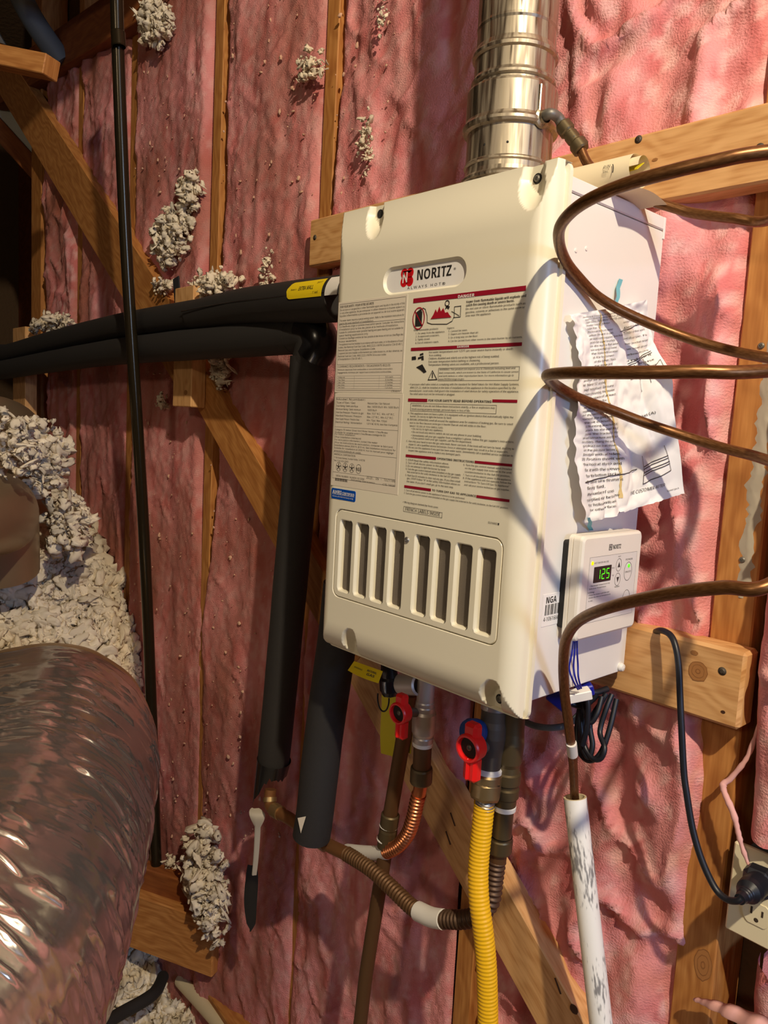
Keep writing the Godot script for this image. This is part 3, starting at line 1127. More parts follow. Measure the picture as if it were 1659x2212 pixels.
	fill(pic, [Vector2(-0.1790, 0.3789), Vector2(-0.1687, 0.3824), Vector2(-0.1606, 0.3731), Vector2(-0.1652, 0.3717), Vector2(-0.1707, 0.3751)], f)
	obj("pictogram", pic, M.ink, t)
	pic = MB.new()
	stroke(pic, [Vector2(-0.1572, 0.3635), Vector2(-0.1508, 0.3744), Vector2(-0.1425, 0.3638), Vector2(-0.1572, 0.3635)], 0.0009, f)
	stroke(pic, [Vector2(-0.1506, 0.3711), Vector2(-0.1502, 0.3664)], 0.0014, f)
	obj("pictogram", pic, M.ink, t)
	var fl := MB.new()
	fill(fl, [Vector2(-0.1589, 0.4358), Vector2(-0.1549, 0.4404), Vector2(-0.1514, 0.4468), Vector2(-0.1485, 0.4427), Vector2(-0.1455, 0.4496), Vector2(-0.1425, 0.4437), Vector2(-0.1389, 0.4474), Vector2(-0.1354, 0.4415), Vector2(-0.1315, 0.4423), Vector2(-0.1282, 0.4385), Vector2(-0.1246, 0.4358)], f2)
	ring(fl, k, Vector2(0.0105, 0.0135), 0.0014, f2)
	stroke(fl, [k + Vector2(-0.007, 0.009), k + Vector2(0.007, -0.009)], 0.0014, f2)
	obj("pictogram", fl, M.flame, t)
	obj("warning_text", p, M.ink_soft, t)

	# ---- left hand stickers
	var st1 := MB.new()
	st1.box(Vector3(0.1355, 0.1215, 0.0003), Transform3D(Basis(), Vector3(-0.2690, 0.4080, FACE + 0.00012)), 0.0001)
	var sticker := obj("sticker", st1, M.sticker, t)
	var q := MB.new()
	outline(q, -0.334, 0.350, -0.204, 0.466, 0.00035, f)
	bar(q, -0.334, 0.4385, -0.204, 0.4389, f)
	var rows := ["FOR YOUR SAFETY / POUR VOTRE SECURITE", "Do not store or use gasoline or other flammable vapors and liquids in the vicinity of this", "or any other appliance. Ne pas entreposer ni utiliser d'essence ni d'autres vapeurs ou", "liquides inflammables a proximite de cet appareil ou de tout autre appareil.", "This water heater requires a special venting system. Refer to the installation instructions for", "parts list and method of installation.", "Ce chauffe-eau exige un systeme d'evacuation special. Consulter les instructions", "d'installation pour la liste des pieces et la methode d'installation.", "Suitable for combination water (potable) heating and space heating and not suitable for", "space heating applications only.", "Convient au chauffage combine de l'eau potable et des locaux et non au chauffage des", "locaux seulement.", "The appliance must be installed in accordance with local codes, or in the absence of local", "codes, the National Fuel Gas Code, ANSI Z223.1/NFPA 54 and/or CSA B149.1,", "Natural Gas and Propane Installation Code.", "L'appareil doit etre installe conformement aux codes locaux ou, en leur absence, au", "National Fuel Gas Code, ANSI Z223.1/NFPA 54 ou aux codes", "d'installation CSA B149.1."]
	for r in rows.size():
		var w = 0.128 if rows[r].length() > 70 else 0.128 * rows[r].length() / 84.0 + 0.012
		print_line(q, rows[r], -0.3325, -0.3325 + minf(w, 0.127), 0.4608 - r * 0.00398 - (0.0022 if r > 3 else 0.0), 0.0026 if r else 0.0030, f, font_bold if r == 0 else null)
	bar(q, -0.334, 0.3850, -0.204, 0.3853, f)
	print_line(q, "CLEARANCE REQUIREMENTS / DEGAGEMENTS REQUIS", -0.332, -0.226, 0.3810, 0.0028, f)
	print_line(q, "Minimum clearances from combustible or non-combustible construction.", -0.332, -0.221, 0.3768, 0.0022, f)
	print_line(q, "Degagements minimaux par rapport aux constructions combustibles.", -0.332, -0.223, 0.3730, 0.0022, f)
	for r in 6:
		bar(q, -0.332, 0.3524 + r * 0.0034, -0.206, 0.3526 + r * 0.0034, f)
		if r < 5:
			print_line(q, ["Front / Avant", "Back / Arriere", "Side / Cote", "Top / Haut", "Vent"][r], -0.330, -0.316, 0.3531 + r * 0.0034, 0.0018, f)
			print_line(q, ["1.0 inch", "2 inches", "12 inches", "6 inches", "0.5 inch"][r], -0.234, -0.220, 0.3531 + r * 0.0034, 0.0018, f)
	for xx in [-0.332, -0.296, -0.246, -0.206]:
		bar(q, xx, 0.3524, xx + 0.0002, 0.3696, f)
	print_line(q, "CTE161Y1", -0.2215, -0.2065, 0.3485, 0.0022, f)
	obj("sticker_print", q, M.ink_soft, sticker)
	var st2 := MB.new()
	st2.box(Vector3(0.1365, 0.1275, 0.0003), Transform3D(Basis(), Vector3(-0.2675, 0.2825, FACE + 0.00012)), 0.0001)
	var sticker2 := obj("sticker", st2, M.sticker, t)
	var d := MB.new()
	outline(d, -0.333, 0.2290, -0.205, 0.3405, 0.00035, f)
	for yy in [0.3000, 0.2655, 0.2375]:
		bar(d, -0.333, yy, -0.205, yy + 0.0003, f)
	var spec := [["Model Number: ", 0.060], ["Type of Gas / Gaz", 0.040], ["Input Rating / Debit calorifique", 0.046], ["Minimum Rating / Debit minimum", 0.052], ["Inlet Gas Pressure / Pression du gaz", 0.058], ["Manifold Pressure / Pression", 0.054], ["Water Supply Pressure / Pression d'eau", 0.050], ["Electrical Rating / Alimentation", 0.056]]
	var vals := ["", "Natural Gas / Gaz Naturel", "Max. 140000 Btu/h  Min. 16000 Btu/h", "16000 Btu/h", "Max. 10.5\" W.C.  Min. 4.0\" W.C.", "Max. 2.5\" W.C.  Min. 0.2\" W.C.", "Min. 15psi  Max. 150psi", "120 V AC 60 Hz, less than 4 amperes"]
	for r in 8:
		print_line(d, spec[r][0], -0.3315, -0.3315 + spec[r][1], 0.3368 - r * 0.00445, 0.0025, f)
		if vals[r]:
			print_line(d, vals[r], -0.266, -0.266 + 0.0017 * minf(vals[r].length(), 35) , 0.3368 - r * 0.00445, 0.0025, f)
	var more := ["Category III Indoor Direct Vent Water Heater / Chauffe-eau", "(Suitable for potable water) Chauffe-eau (categorie III)", "For indoor installation", "(Pour installation interieure)", "For recirculation information, contact the maker", "(Pour les instructions de recirculation, contacter le fabricant)", "Installation above 2000 ft. (610 m). See installation instructions for", "Suitable for installation at 2000 ft. Voir le manuel pour reglage", "directions d'altitude en usage."]
	for r in more.size():
		print_line(d, more[r], -0.3315, -0.3315 + 0.00185 * minf(more[r].length(), 67), 0.2955 - r * 0.0038 + (0.0012 if r > 1 else 0.0), 0.0023, f)
	print_line(d, "AMERICA CORPORATION", -0.3315, -0.286, 0.2612, 0.0026, f)
	print_line(d, "11160 Grace Avenue, Fountain Valley, CA 92708", -0.3315, -0.266, 0.2568, 0.0024, f)
	print_line(d, "Tel (714) 433-2905", -0.3315, -0.300, 0.2526, 0.0024, f)
	for r in 4:
		ring(d, Vector2(-0.3203, 0.2457) + Vector2(0.0141 * r, 0.0), Vector2(0.0056, 0.0064), 0.0005, f, 20)
	print_line(d, "NGE", -0.2833, -0.2728, 0.2428, 0.0049, f, font_bold)
	for r in 3:
		var m := Vector2(-0.3203, 0.2457) + Vector2(0.0141 * r, 0.0)
		for a in 5:
			var an := TAU * a / 5 + PI / 2
			stroke(d, [m, m + Vector2(cos(an), sin(an)) * 0.0042], 0.0012, f)
	print_line(d, "SERIAL NUMBER / NUMERO DE SERIE", -0.3251, -0.2651, 0.2319, 0.0023, f)
	print_line(d, "2020. 06 - 1021186", -0.2609, -0.2054, 0.2344, 0.0035, f, font_mono)
	print_line(d, "Patent pending / Brevet en instance", -0.2923, -0.2439, 0.2291, 0.0021, f)
	print_line(d, "CTE 16030", -0.2283, -0.2047, 0.2287, 0.0024, f)
	for r in 24:
		var bx: float = -0.3266 + r * 0.00112
		bar(d, bx, 0.2258, bx + (0.0008 if (r * 7) % 5 < 3 else 0.00045), 0.2298, f)
	obj("sticker_print", d, M.ink_soft, sticker2)
	var bl := MB.new()
	bl.prism(rounded(-0.3335, 0.2005, -0.2815, 0.2152, 0.0025), 0.2420, 0.2424, Transform3D(), 0.0)
	var blue := part_label(obj("sticker", bl, M.blue_label, t), "blue certification sticker")
	var bt := MB.new()
	print_line(bt, "AHRI", -0.3310, -0.3115, 0.2078, 0.0050, f2, font_bold)
	print_line(bt, "CERTIFIED", -0.3100, -0.2840, 0.2078, 0.0036, f2, font_bold)
	bar(bt, -0.3310, 0.2068, -0.2840, 0.2072, f2)
	print_line(bt, "www.ahridirectory.org", -0.3310, -0.2860, 0.2035, 0.0018, f2)
	obj("sticker_print", bt, M.white_ink, blue)
	# barcode sticker on the right side
	var sf := Transform3D(Basis(Vector3.FORWARD, Vector3.UP, Vector3.RIGHT), Vector3(0.0004, 0, 0))
	var bs := MB.new()
	var a0 := Vector2(0.1929, 0.1204)
	bs.box(Vector3(0.0005, 0.038, 0.036), Transform3D(Basis(), Vector3(0.0003, a0.y - 0.015, a0.x - 0.016)), 0.0002)
	var bst := part_label(obj("sticker", bs, M.plate_white, t), "small white barcode sticker")
	var bp := MB.new()
	var z0: float = -a0.x
	var sfx := sf.translated_local(Vector3(0, 0, 0.0004))
	print_line(bp, "NGA", z0 + 0.004, z0 + 0.024, a0.y - 0.007, 0.0075, sfx, font_bold)
	for r in 16:
		var bx := z0 + 0.003 + r * 0.0019
		bar(bp, bx, a0.y - 0.021, bx + (0.0013 if (r * 5) % 7 < 3 else 0.0006), a0.y - 0.0085, sfx)
	print_line(bp, "4-1061666", z0 + 0.001, z0 + 0.031, a0.y - 0.028, 0.005, sfx)
	obj("sticker_print", bp, M.ink, bst)


# ------------------------------------------------------------------ things on and round the heater
func controller() -> void:
	var t := thing("remote_controller", "white wall controller with green digits mounted on the right side of the heater", "thermostat", Vector3(0, 0.07, 0.098))
	# frame of the front: x' runs towards the wall (-z), y up, z' out (+x)
	var f := Transform3D(Basis(Vector3.FORWARD, Vector3.UP, Vector3.RIGHT), Vector3.ZERO)
	var w := 0.066
	var back := MB.new()
	back.prism(rounded(-w + 0.0005, 0.012, w - 0.004, 0.116, 0.004), 0.0, 0.009, f, 0.0)
	obj("gap_shade_plate", back, M.gap, t)  # coloured dark to paint the shadow in the gap behind the housing
	var body := MB.new()
	var o1 := rounded(-w, 0.0, w, 0.1235, 0.006)
	var o2 := rounded(-w + 0.001, 0.001, w - 0.001, 0.1225, 0.006)
	var o3 := rounded(-w + 0.0035, 0.0035, w - 0.0035, 0.120, 0.005)
	var levels := [[o1, 0.008], [o1, 0.0125], [o2, 0.0130], [o2, 0.0136], [o1, 0.0141], [o1, 0.0225], [o2, 0.0252], [o3, 0.0270]]
	for k in levels.size() - 1:
		var a: PackedVector2Array = levels[k][0]
		var b: PackedVector2Array = levels[k + 1][0]
		for q in a.size():
			var r := (q + 1) % a.size()
			body.quad([f * Vector3(a[q].x, a[q].y, levels[k][1]), f * Vector3(a[r].x, a[r].y, levels[k][1]), f * Vector3(b[r].x, b[r].y, levels[k + 1][1]), f * Vector3(b[q].x, b[q].y, levels[k + 1][1])])
	body.poly(o3, f.translated_local(Vector3(0, 0, 0.0270)))
	body.poly(o1, f.translated_local(Vector3(0, 0, 0.008)), true)
	obj("housing", body, M.plastic, t)
	# printed membrane; pixel places are read off the photograph once and kept as metres
	var g := f.translated_local(Vector3(0, 0, 0.0272))
	var mem := MB.new()
	mem.poly(PackedVector2Array([Vector2(-0.050, 0.020), Vector2(0.055, 0.020), Vector2(0.055, 0.098), Vector2(-0.050, 0.098)]), f.translated_local(Vector3(0, 0, 0.02705)))
	var membrane := obj("membrane", mem, M.plastic_grey, t)
	var ink := MB.new()
	var off := Vector2(0.098, -0.07)
	var pr := func(z: float, yy: float) -> Vector2: return Vector2(0.098 - z, yy - 0.07)
	var logo: Vector2 = pr.call(0.1091, 0.1738)
	print_line(ink, "NORITZ", logo.x + 0.009, logo.x + 0.0265, logo.y + 0.0008, 0.0052, g, font_bold)
	outline(ink, logo.x, logo.y, logo.x + 0.0068, logo.y + 0.0072, 0.0009, g)
	print_line(ink, "N", logo.x + 0.0016, logo.x + 0.0052, logo.y + 0.0016, 0.0042, g, font_bold)
	for q in [["HOT WATER IN USE", [0.1375, 0.1072, 0.1596, 0.0020], 0.8], ["HOT", [0.0866, 0.0805, 0.1638, 0.0017], 1.0], ["POWER", [0.0683, 0.0527, 0.1583, 0.0023], 1.0], ["ON/OFF", [0.0681, 0.0538, 0.1428, 0.0023], 1.0], ["WARM", [0.0892, 0.0785, 0.1267, 0.0017], 1.0], ["Hi", [0.0986, 0.0936, 0.1507, 0.0019], 1.0], ["°F", [0.0975, 0.0926, 0.1413, 0.0019], 1.0],
			["• Thermostat Temperature only", [0.1437, 0.1006, 0.1332, 0.0016], 1.0], ["Reference Temperature.", [0.1441, 0.1081, 0.1299, 0.0016], 1.0], ["Setting:", [0.1466, 0.1325, 0.1256, 0.0018], 1.0], ["• Press the button until the unit", [0.1451, 0.1004, 0.1224, 0.0016], 1.0], ["shows the desired temperature", [0.1439, 0.0972, 0.1193, 0.0016], 1.0], ["is set.", [0.1438, 0.1346, 0.1155, 0.0016], 1.0]]:
		print_line(ink, q[0], 0.098 - q[1][0], 0.098 - q[1][1], q[1][2] - 0.07, q[1][3], g)
	for q in [[Vector2(0.0837, 0.1543), Vector2(0.0064, 0.0080)], [Vector2(0.0839, 0.1366), Vector2(0.0064, 0.0080)], [Vector2(0.0612, 0.1445), Vector2(0.0090, 0.0118)], [Vector2(0.0601, 0.1104), Vector2(0.0085, 0.0110)]]:
		ring(ink, pr.call(q[0].x, q[0].y), q[1], 0.00055, g)
	var u: Vector2 = pr.call(0.0831, 0.1545)
	fill(ink, [u + Vector2(-0.0030, -0.0032), u + Vector2(0.0030, -0.0032), u + Vector2(0, 0.0038)], g)
	var dn: Vector2 = pr.call(0.0834, 0.1362)
	fill(ink, [dn + Vector2(-0.0030, 0.0032), dn + Vector2(0, -0.0038), dn + Vector2(0.0030, 0.0032)], g)
	outline(ink, -0.050, 0.020, 0.055, 0.098, 0.0003, f.translated_local(Vector3(0, 0, 0.0271)))
	obj("button_print", ink, M.ink_soft, membrane)
	# display with the digits 1 2 5
	var tl: Vector2 = pr.call(0.1374, 0.1560)
	var br: Vector2 = pr.call(0.1001, 0.1371)
	var scr := MB.new()
	scr.prism(rounded(tl.x, br.y, br.x, tl.y, 0.001), 0.026, 0.0274, f, 0.0)
	var lcd := obj("display", scr, M.lcd, t)
	var dg := MB.new()
	var dw := (br.x - tl.x)
	var dh := (tl.y - br.y)
	var on := {"1": [1, 2], "2": [0, 1, 6, 4, 3], "5": [0, 5, 6, 2, 3]}
	var gx := g.translated_local(Vector3(0, 0, 0.0004))
	for k in 3:
		var cx := tl.x + dw * (0.27 + 0.265 * k)
		var cy := br.y + dh * 0.5
		var hw := dw * 0.075
		var hh := dh * 0.30
		var seg := [[Vector2(-hw, hh), Vector2(hw, hh)], [Vector2(hw, hh), Vector2(hw, 0)], [Vector2(hw, 0), Vector2(hw, -hh)], [Vector2(-hw, -hh), Vector2(hw, -hh)], [Vector2(-hw, 0), Vector2(-hw, -hh)], [Vector2(-hw, hh), Vector2(-hw, 0)], [Vector2(-hw, 0), Vector2(hw, 0)]]
		for sgm in on["125"[k]]:
			var a: Vector2 = seg[sgm][0]
			var b: Vector2 = seg[sgm][1]
			stroke(dg, [Vector2(cx, cy) + a.lerp(b, 0.14), Vector2(cx, cy) + a.lerp(b, 0.86)], 0.0011, gx)
	obj("green_digits", dg, M.green_led, lcd)
	for q in [[Vector2(0.1418, 0.1609), M.amber_led, "amber_lamp"], [Vector2(0.0602, 0.1513), M.green_led, "green_lamp"]]:
		var c: Vector2 = pr.call(q[0].x, q[0].y)
		var lb := MB.new()
		lb.lathe([Vector2(0.0024, 0), Vector2(0.0021, 0.0006), Vector2(0.0001, 0.0010)], along(f * Vector3(c.x, c.y, 0.0271), Vector3.RIGHT), 16)
		obj(q[2], lb, q[1], t)
	# the two thin blue wires out of its bottom edge
	var wires := thing("controller_wires", "thin blue wires hanging from the controller down to a white connector under the heater", "wire")
	for k in 3:
		var j := 0.0035 * (k - 1)
		var wv := [Vector3(0.0100, 0.0665, 0.1373) + Vector3(0, 0, j), Vector3(0.0120, 0.0505, 0.1399) + Vector3(0, 0, j * 1.6), Vector3(0.0100, 0.0323, 0.1362) + Vector3(0, 0, j * 2.6), Vector3(0.0120, 0.0180, 0.1333) + Vector3(0, 0, j * 1.8), Vector3(0.0100, 0.0013, 0.1190) + Vector3(0, 0, j)]
		obj("wire", tube_of(wv, 0.0011, 8), M.wire_blue, wires)
	var con := MB.new()
	con.box(Vector3(0.034, 0.012, 0.016), Transform3D(Basis.from_euler(Vector3(0.1, 0.9, 0.25)), Vector3(0.0000, -0.0121, 0.1079)), 0.001)
	obj("connector", con, M.white, wires)
	var plug2 := MB.new()
	plug2.box(Vector3(0.022, 0.014, 0.014), Transform3D(Basis.from_euler(Vector3(0.1, 0.9, 0.3)), Vector3(-0.0040, -0.0113, 0.0856)), 0.0015)
	obj("blue_connector", plug2, M.wire_blue, wires)
	var clip := MB.new()
	clip.box(Vector3(0.03, 0.018, 0.012), Transform3D(Basis.from_euler(Vector3(0, 0.3, -0.5)), Vector3(-0.0300, -0.0291, 0.0997)), 0.002)
	obj("blue_clip", clip, M.wire_blue, wires)


func flue() -> void:
	var ax := Vector3(-0.177, 0.0, 0.097)
	var t := thing("flue_pipe", "shiny ribbed stainless steel flue pipe rising from the top of the heater", "pipe", ax + Vector3(0, 0.58, 0))
	var r := 0.0515
	var lo := MB.new()
	# collar on the heater
	lo.lathe([Vector2(0.072, 0.0), Vector2(0.072, 0.002), Vector2(r + 0.006, 0.003), Vector2(r + 0.005, 0.020), Vector2(r + 0.0065, 0.032), Vector2(r + 0.0095, 0.036), Vector2(r + 0.0095, 0.040), Vector2(r + 0.0055, 0.0425), Vector2(r + 0.004, 0.043), Vector2(r + 0.0085, 0.046), Vector2(r + 0.0090, 0.049), Vector2(r + 0.0050, 0.053), Vector2(r + 0.0042, 0.058), Vector2(r + 0.0042, 0.064), Vector2(r + 0.0062, 0.066), Vector2(r + 0.0058, 0.068), Vector2(r + 0.0042, 0.070), Vector2(r + 0.004, 0.112)], Transform3D(), 72)
	obj("lower_collar", lo, M.steel, t)
	var ad := MB.new()
	ad.lathe([Vector2(r + 0.004, 0.1075), Vector2(r + 0.0090, 0.109), Vector2(r + 0.0108, 0.112), Vector2(r + 0.0108, 0.1155), Vector2(r + 0.0084, 0.119), Vector2(r + 0.0072, 0.122), Vector2(r + 0.0072, 0.158), Vector2(r + 0.0060, 0.161), Vector2(r + 0.0022, 0.163)], Transform3D(), 72)
	part_label(obj("drain_adaptor", ad, M.steel, t), "wider flue section with the drain nozzle")
	var up := MB.new()
	var prof := [Vector2(r, 0.158), Vector2(r, 0.166), Vector2(r + 0.0030, 0.169), Vector2(r + 0.0032, 0.172), Vector2(r + 0.001, 0.175), Vector2(r, 0.177), Vector2(r, 0.199), Vector2(r + 0.0034, 0.201), Vector2(r + 0.0036, 0.205), Vector2(r + 0.001, 0.208), Vector2(r + 0.0002, 0.211), Vector2(r - 0.0008, 0.214), Vector2(r - 0.0012, 0.234), Vector2(r, 0.237), Vector2(r - 0.0004, 0.240), Vector2(r - 0.0008, 0.9)]
	up.lathe(prof, Transform3D(), 72)
	obj("upper_pipe", up, M.steel, t)
	for q in [-0.2, 0.35]:
		var d := MB.new()
		var dir := Vector3(cos(PI / 2 - 0.45 + q), 0, sin(PI / 2 - 0.45 + q))
		d.lathe([Vector2(0.0016, 0), Vector2(0.0001, 0.0004)], along(dir * (r + 0.0043) + Vector3(0, 0.0835, 0), dir), 10)
		obj("dimple", d, M.gap, t)
	# nozzle boss welded on the right
	var dirn := Vector3(0.985, 0, 0.17)
	var boss := MB.new()
	var bx := along(dirn * (r + 0.0055) + Vector3(0, 0.116, 0), dirn)
	boss.lathe([Vector2(0.0125, 0), Vector2(0.0115, 0.003), Vector2(0.0085, 0.005), Vector2(0.0078, 0.009)], bx, 24)
	boss.box(Vector3(0.003, 0.034, 0.012), Transform3D(Basis(Vector3.UP, 0.1), Vector3(r + 0.006, 0.138, 0.012)), 0.0012)
	obj("drain_nozzle", boss, M.steel, t)
	var nozzle := ax + Vector3(0, 0.58, 0) + dirn * (r + 0.010) + Vector3(0, 0.116, 0)
	# condensate drain: elbow, brass fitting and the copper tube that coils beside the heater down into the white pipe
	var dt := thing("copper_drain_tube", "thin copper tube coiling beside the right side of the heater into the white pipe", "pipe")
	var f0: Vector3 = Vector3(-0.0999, 0.6886, 0.0913)
	var f1: Vector3 = Vector3(-0.0728, 0.6538, 0.0828)
	var fd := (f1 - f0).normalized()
	obj("elbow", tube_of([nozzle - Vector3(0.006, 0, 0.001), nozzle + Vector3(0.010, 0.001, 0.002), nozzle.lerp(f0, 0.6) + Vector3(0.004, 0.004, 0), f0, f0 + fd * 0.006], 0.0065, 16), M.grey_metal, dt)
	var fit := MB.new()
	var ff := along(f0, fd)
	var len := f0.distance_to(f1)
	for q in [[0.0, 0.34, 0.0105], [0.36, 0.64, 0.0092], [0.68, 1.0, 0.0112]]:
		fit.lathe([Vector2(0.004, len * q[0]), Vector2(q[2] * 0.86, len * q[0]), Vector2(q[2], len * q[0] + 0.002), Vector2(q[2], len * q[1] - 0.002), Vector2(q[2] * 0.86, len * q[1]), Vector2(0.004, len * q[1])], ff, 6)
	fit.lathe([Vector2(0.0082, 0.0), Vector2(0.0082, len)], ff, 16)
	obj("compression_fitting", fit, M.brass_dark, dt)
	var path := [f0.lerp(f1, 0.9), Vector3(-0.0609, 0.6329, 0.0808), Vector3(-0.0289, 0.6100, 0.0723), Vector3(0.0110, 0.5860, 0.0659), Vector3(0.0414, 0.5731, 0.0544), Vector3(0.0619, 0.5655, 0.0483), Vector3(0.1029, 0.5553, 0.0428), Vector3(0.1437, 0.5463, 0.0447), Vector3(0.225, 0.543, 0.130), Vector3(0.262, 0.541, 0.19), Vector3(0.262, 0.539, 0.25),
		Vector3(0.229, 0.533, 0.286), Vector3(0.205, 0.528, 0.302), Vector3(0.175, 0.5235, 0.313), Vector3(0.132, 0.519, 0.317), Vector3(0.089, 0.514, 0.308), Vector3(0.050, 0.508, 0.283), Vector3(0.024, 0.501, 0.250), Vector3(0.0095, 0.489, 0.215), Vector3(0.0075, 0.475, 0.182), Vector3(0.0115, 0.462, 0.155), Vector3(0.024, 0.450, 0.127), Vector3(0.050, 0.435, 0.093), Vector3(0.089, 0.419, 0.071), Vector3(0.132, 0.406, 0.063), Vector3(0.180, 0.396, 0.072), Vector3(0.225, 0.388, 0.110), Vector3(0.250, 0.380, 0.165), Vector3(0.252, 0.372, 0.225),
		Vector3(0.229, 0.3655, 0.272), Vector3(0.205, 0.3645, 0.294), Vector3(0.175, 0.3630, 0.309), Vector3(0.132, 0.3625, 0.317), Vector3(0.089, 0.3635, 0.309), Vector3(0.050, 0.3640, 0.286), Vector3(0.024, 0.3635, 0.250), Vector3(0.0095, 0.360, 0.218), Vector3(0.0080, 0.353, 0.190), Vector3(0.011, 0.346, 0.160), Vector3(0.024, 0.338, 0.127), Vector3(0.050, 0.325, 0.093), Vector3(0.089, 0.312, 0.071), Vector3(0.132, 0.301, 0.064), Vector3(0.175, 0.293, 0.071), Vector3(0.225, 0.28, 0.105), Vector3(0.270, 0.262, 0.165), Vector3(0.297, 0.235, 0.24),
		Vector3(0.2794, 0.2002, 0.3000), Vector3(0.2481, 0.1934, 0.3080), Vector3(0.2052, 0.1796, 0.3050), Vector3(0.1435, 0.1536, 0.2850), Vector3(0.0851, 0.1222, 0.2480), Vector3(0.0531, 0.0911, 0.2220), Vector3(0.0340, 0.0536, 0.1950), Vector3(0.0197, 0.0067, 0.1650), Vector3(0.0099, -0.0430, 0.1350), Vector3(-0.0094, -0.1097, 0.0880), Vector3(-0.0252, -0.1671, 0.0530), Vector3(-0.0245, -0.1807, 0.0500), Vector3(-0.0206, -0.1986, 0.0500)]
	obj("copper_tube", tube_of(path, 0.0058, 18, 10), M.copper_old, dt)
	var tp := MB.new()
	var a: Vector3 = Vector3(0.0042, -0.0696, 0.1180)
	var b: Vector3 = Vector3(-0.0006, -0.0897, 0.1050)
	tp.tube(PackedVector3Array([a, b]), radii(0.0066), 16)
	part_label(obj("tape_wrap", tp, M.white_tape, dt), "scrap of white tape round the tube")
	# white pipe
	var pv := thing("white_drain_pipe", "scuffed white plastic pipe standing below the copper coil", "pipe", Vector3(0.0427, -0.4579, 0.0500))
	var top: Vector3 = Vector3(-0.0259, -0.1728, 0.0500) - pv.position
	var bot: Vector3 = (Vector3(0.0318, -0.4172, 0.0500) - Vector3(-0.0259, -0.1728, 0.0500)) * 2.6 + top
	var dd := (bot - top).normalized()
	var pm := MB.new()
	var px := along(top, -dd)
	var l := top.distance_to(bot)
	pm.tube(PackedVector3Array([top, top.lerp(bot, 0.2), top.lerp(bot, 0.5), bot]), radii(0.0152), 28, false)
	obj("pipe", pm, M.pvc, pv)
	var rim := MB.new()
	rim.lathe([Vector2(0.0152, -0.001), Vector2(0.0150, 0.0004), Vector2(0.0125, 0.0004), Vector2(0.0120, -0.004), Vector2(0.0120, -0.05), Vector2(0.0001, -0.05)], px, 28)
	obj("open_end", rim, M.pvc_cream, pv)


func paper_at(u: float, v: float, net: Array) -> Vector3:
	var col := []
	for j in 5:
		var a: Vector3 = net[j][0]
		var b: Vector3 = net[j][1]
		var c: Vector3 = net[j][2]
		var uu := u * 2.0
		col.append(a.lerp(b, uu) if uu < 1.0 else b.lerp(c, uu - 1.0))
		col[j] = col[j].lerp(a.lerp(c, u), 0.25 * (1.0 - absf(u * 2.0 - 1.0)))
	var f := clampf(v, 0, 1) * 4.0
	var k := mini(int(f), 3)
	var p: Vector3 = col[k].cubic_interpolate(col[k + 1], col[maxi(k - 1, 0)], col[mini(k + 2, 4)], f - k)
	# crumples: sharp random ridges
	var q := Vector3(u * 0.20, v * 0.29, 0)
	var cr := absf(noise.get_noise_3d(q.x * 260, q.y * 150, 3.0)) + 0.35 * absf(noise.get_noise_3d(q.x * 620 + 20, q.y * 460, 8.0))
	var flat := smoothstep(0.55, 0.95, u) * smoothstep(0.45, 0.75, v)
	return p + Vector3(1, 0, 0.25) * (cr * 0.011 * lerpf(1.0, 0.25, flat)) + Vector3(0, 0, noise.get_noise_2d(v * 240, 5.0) * 0.006 * (1.0 - smoothstep(0.0, 0.3, u)))


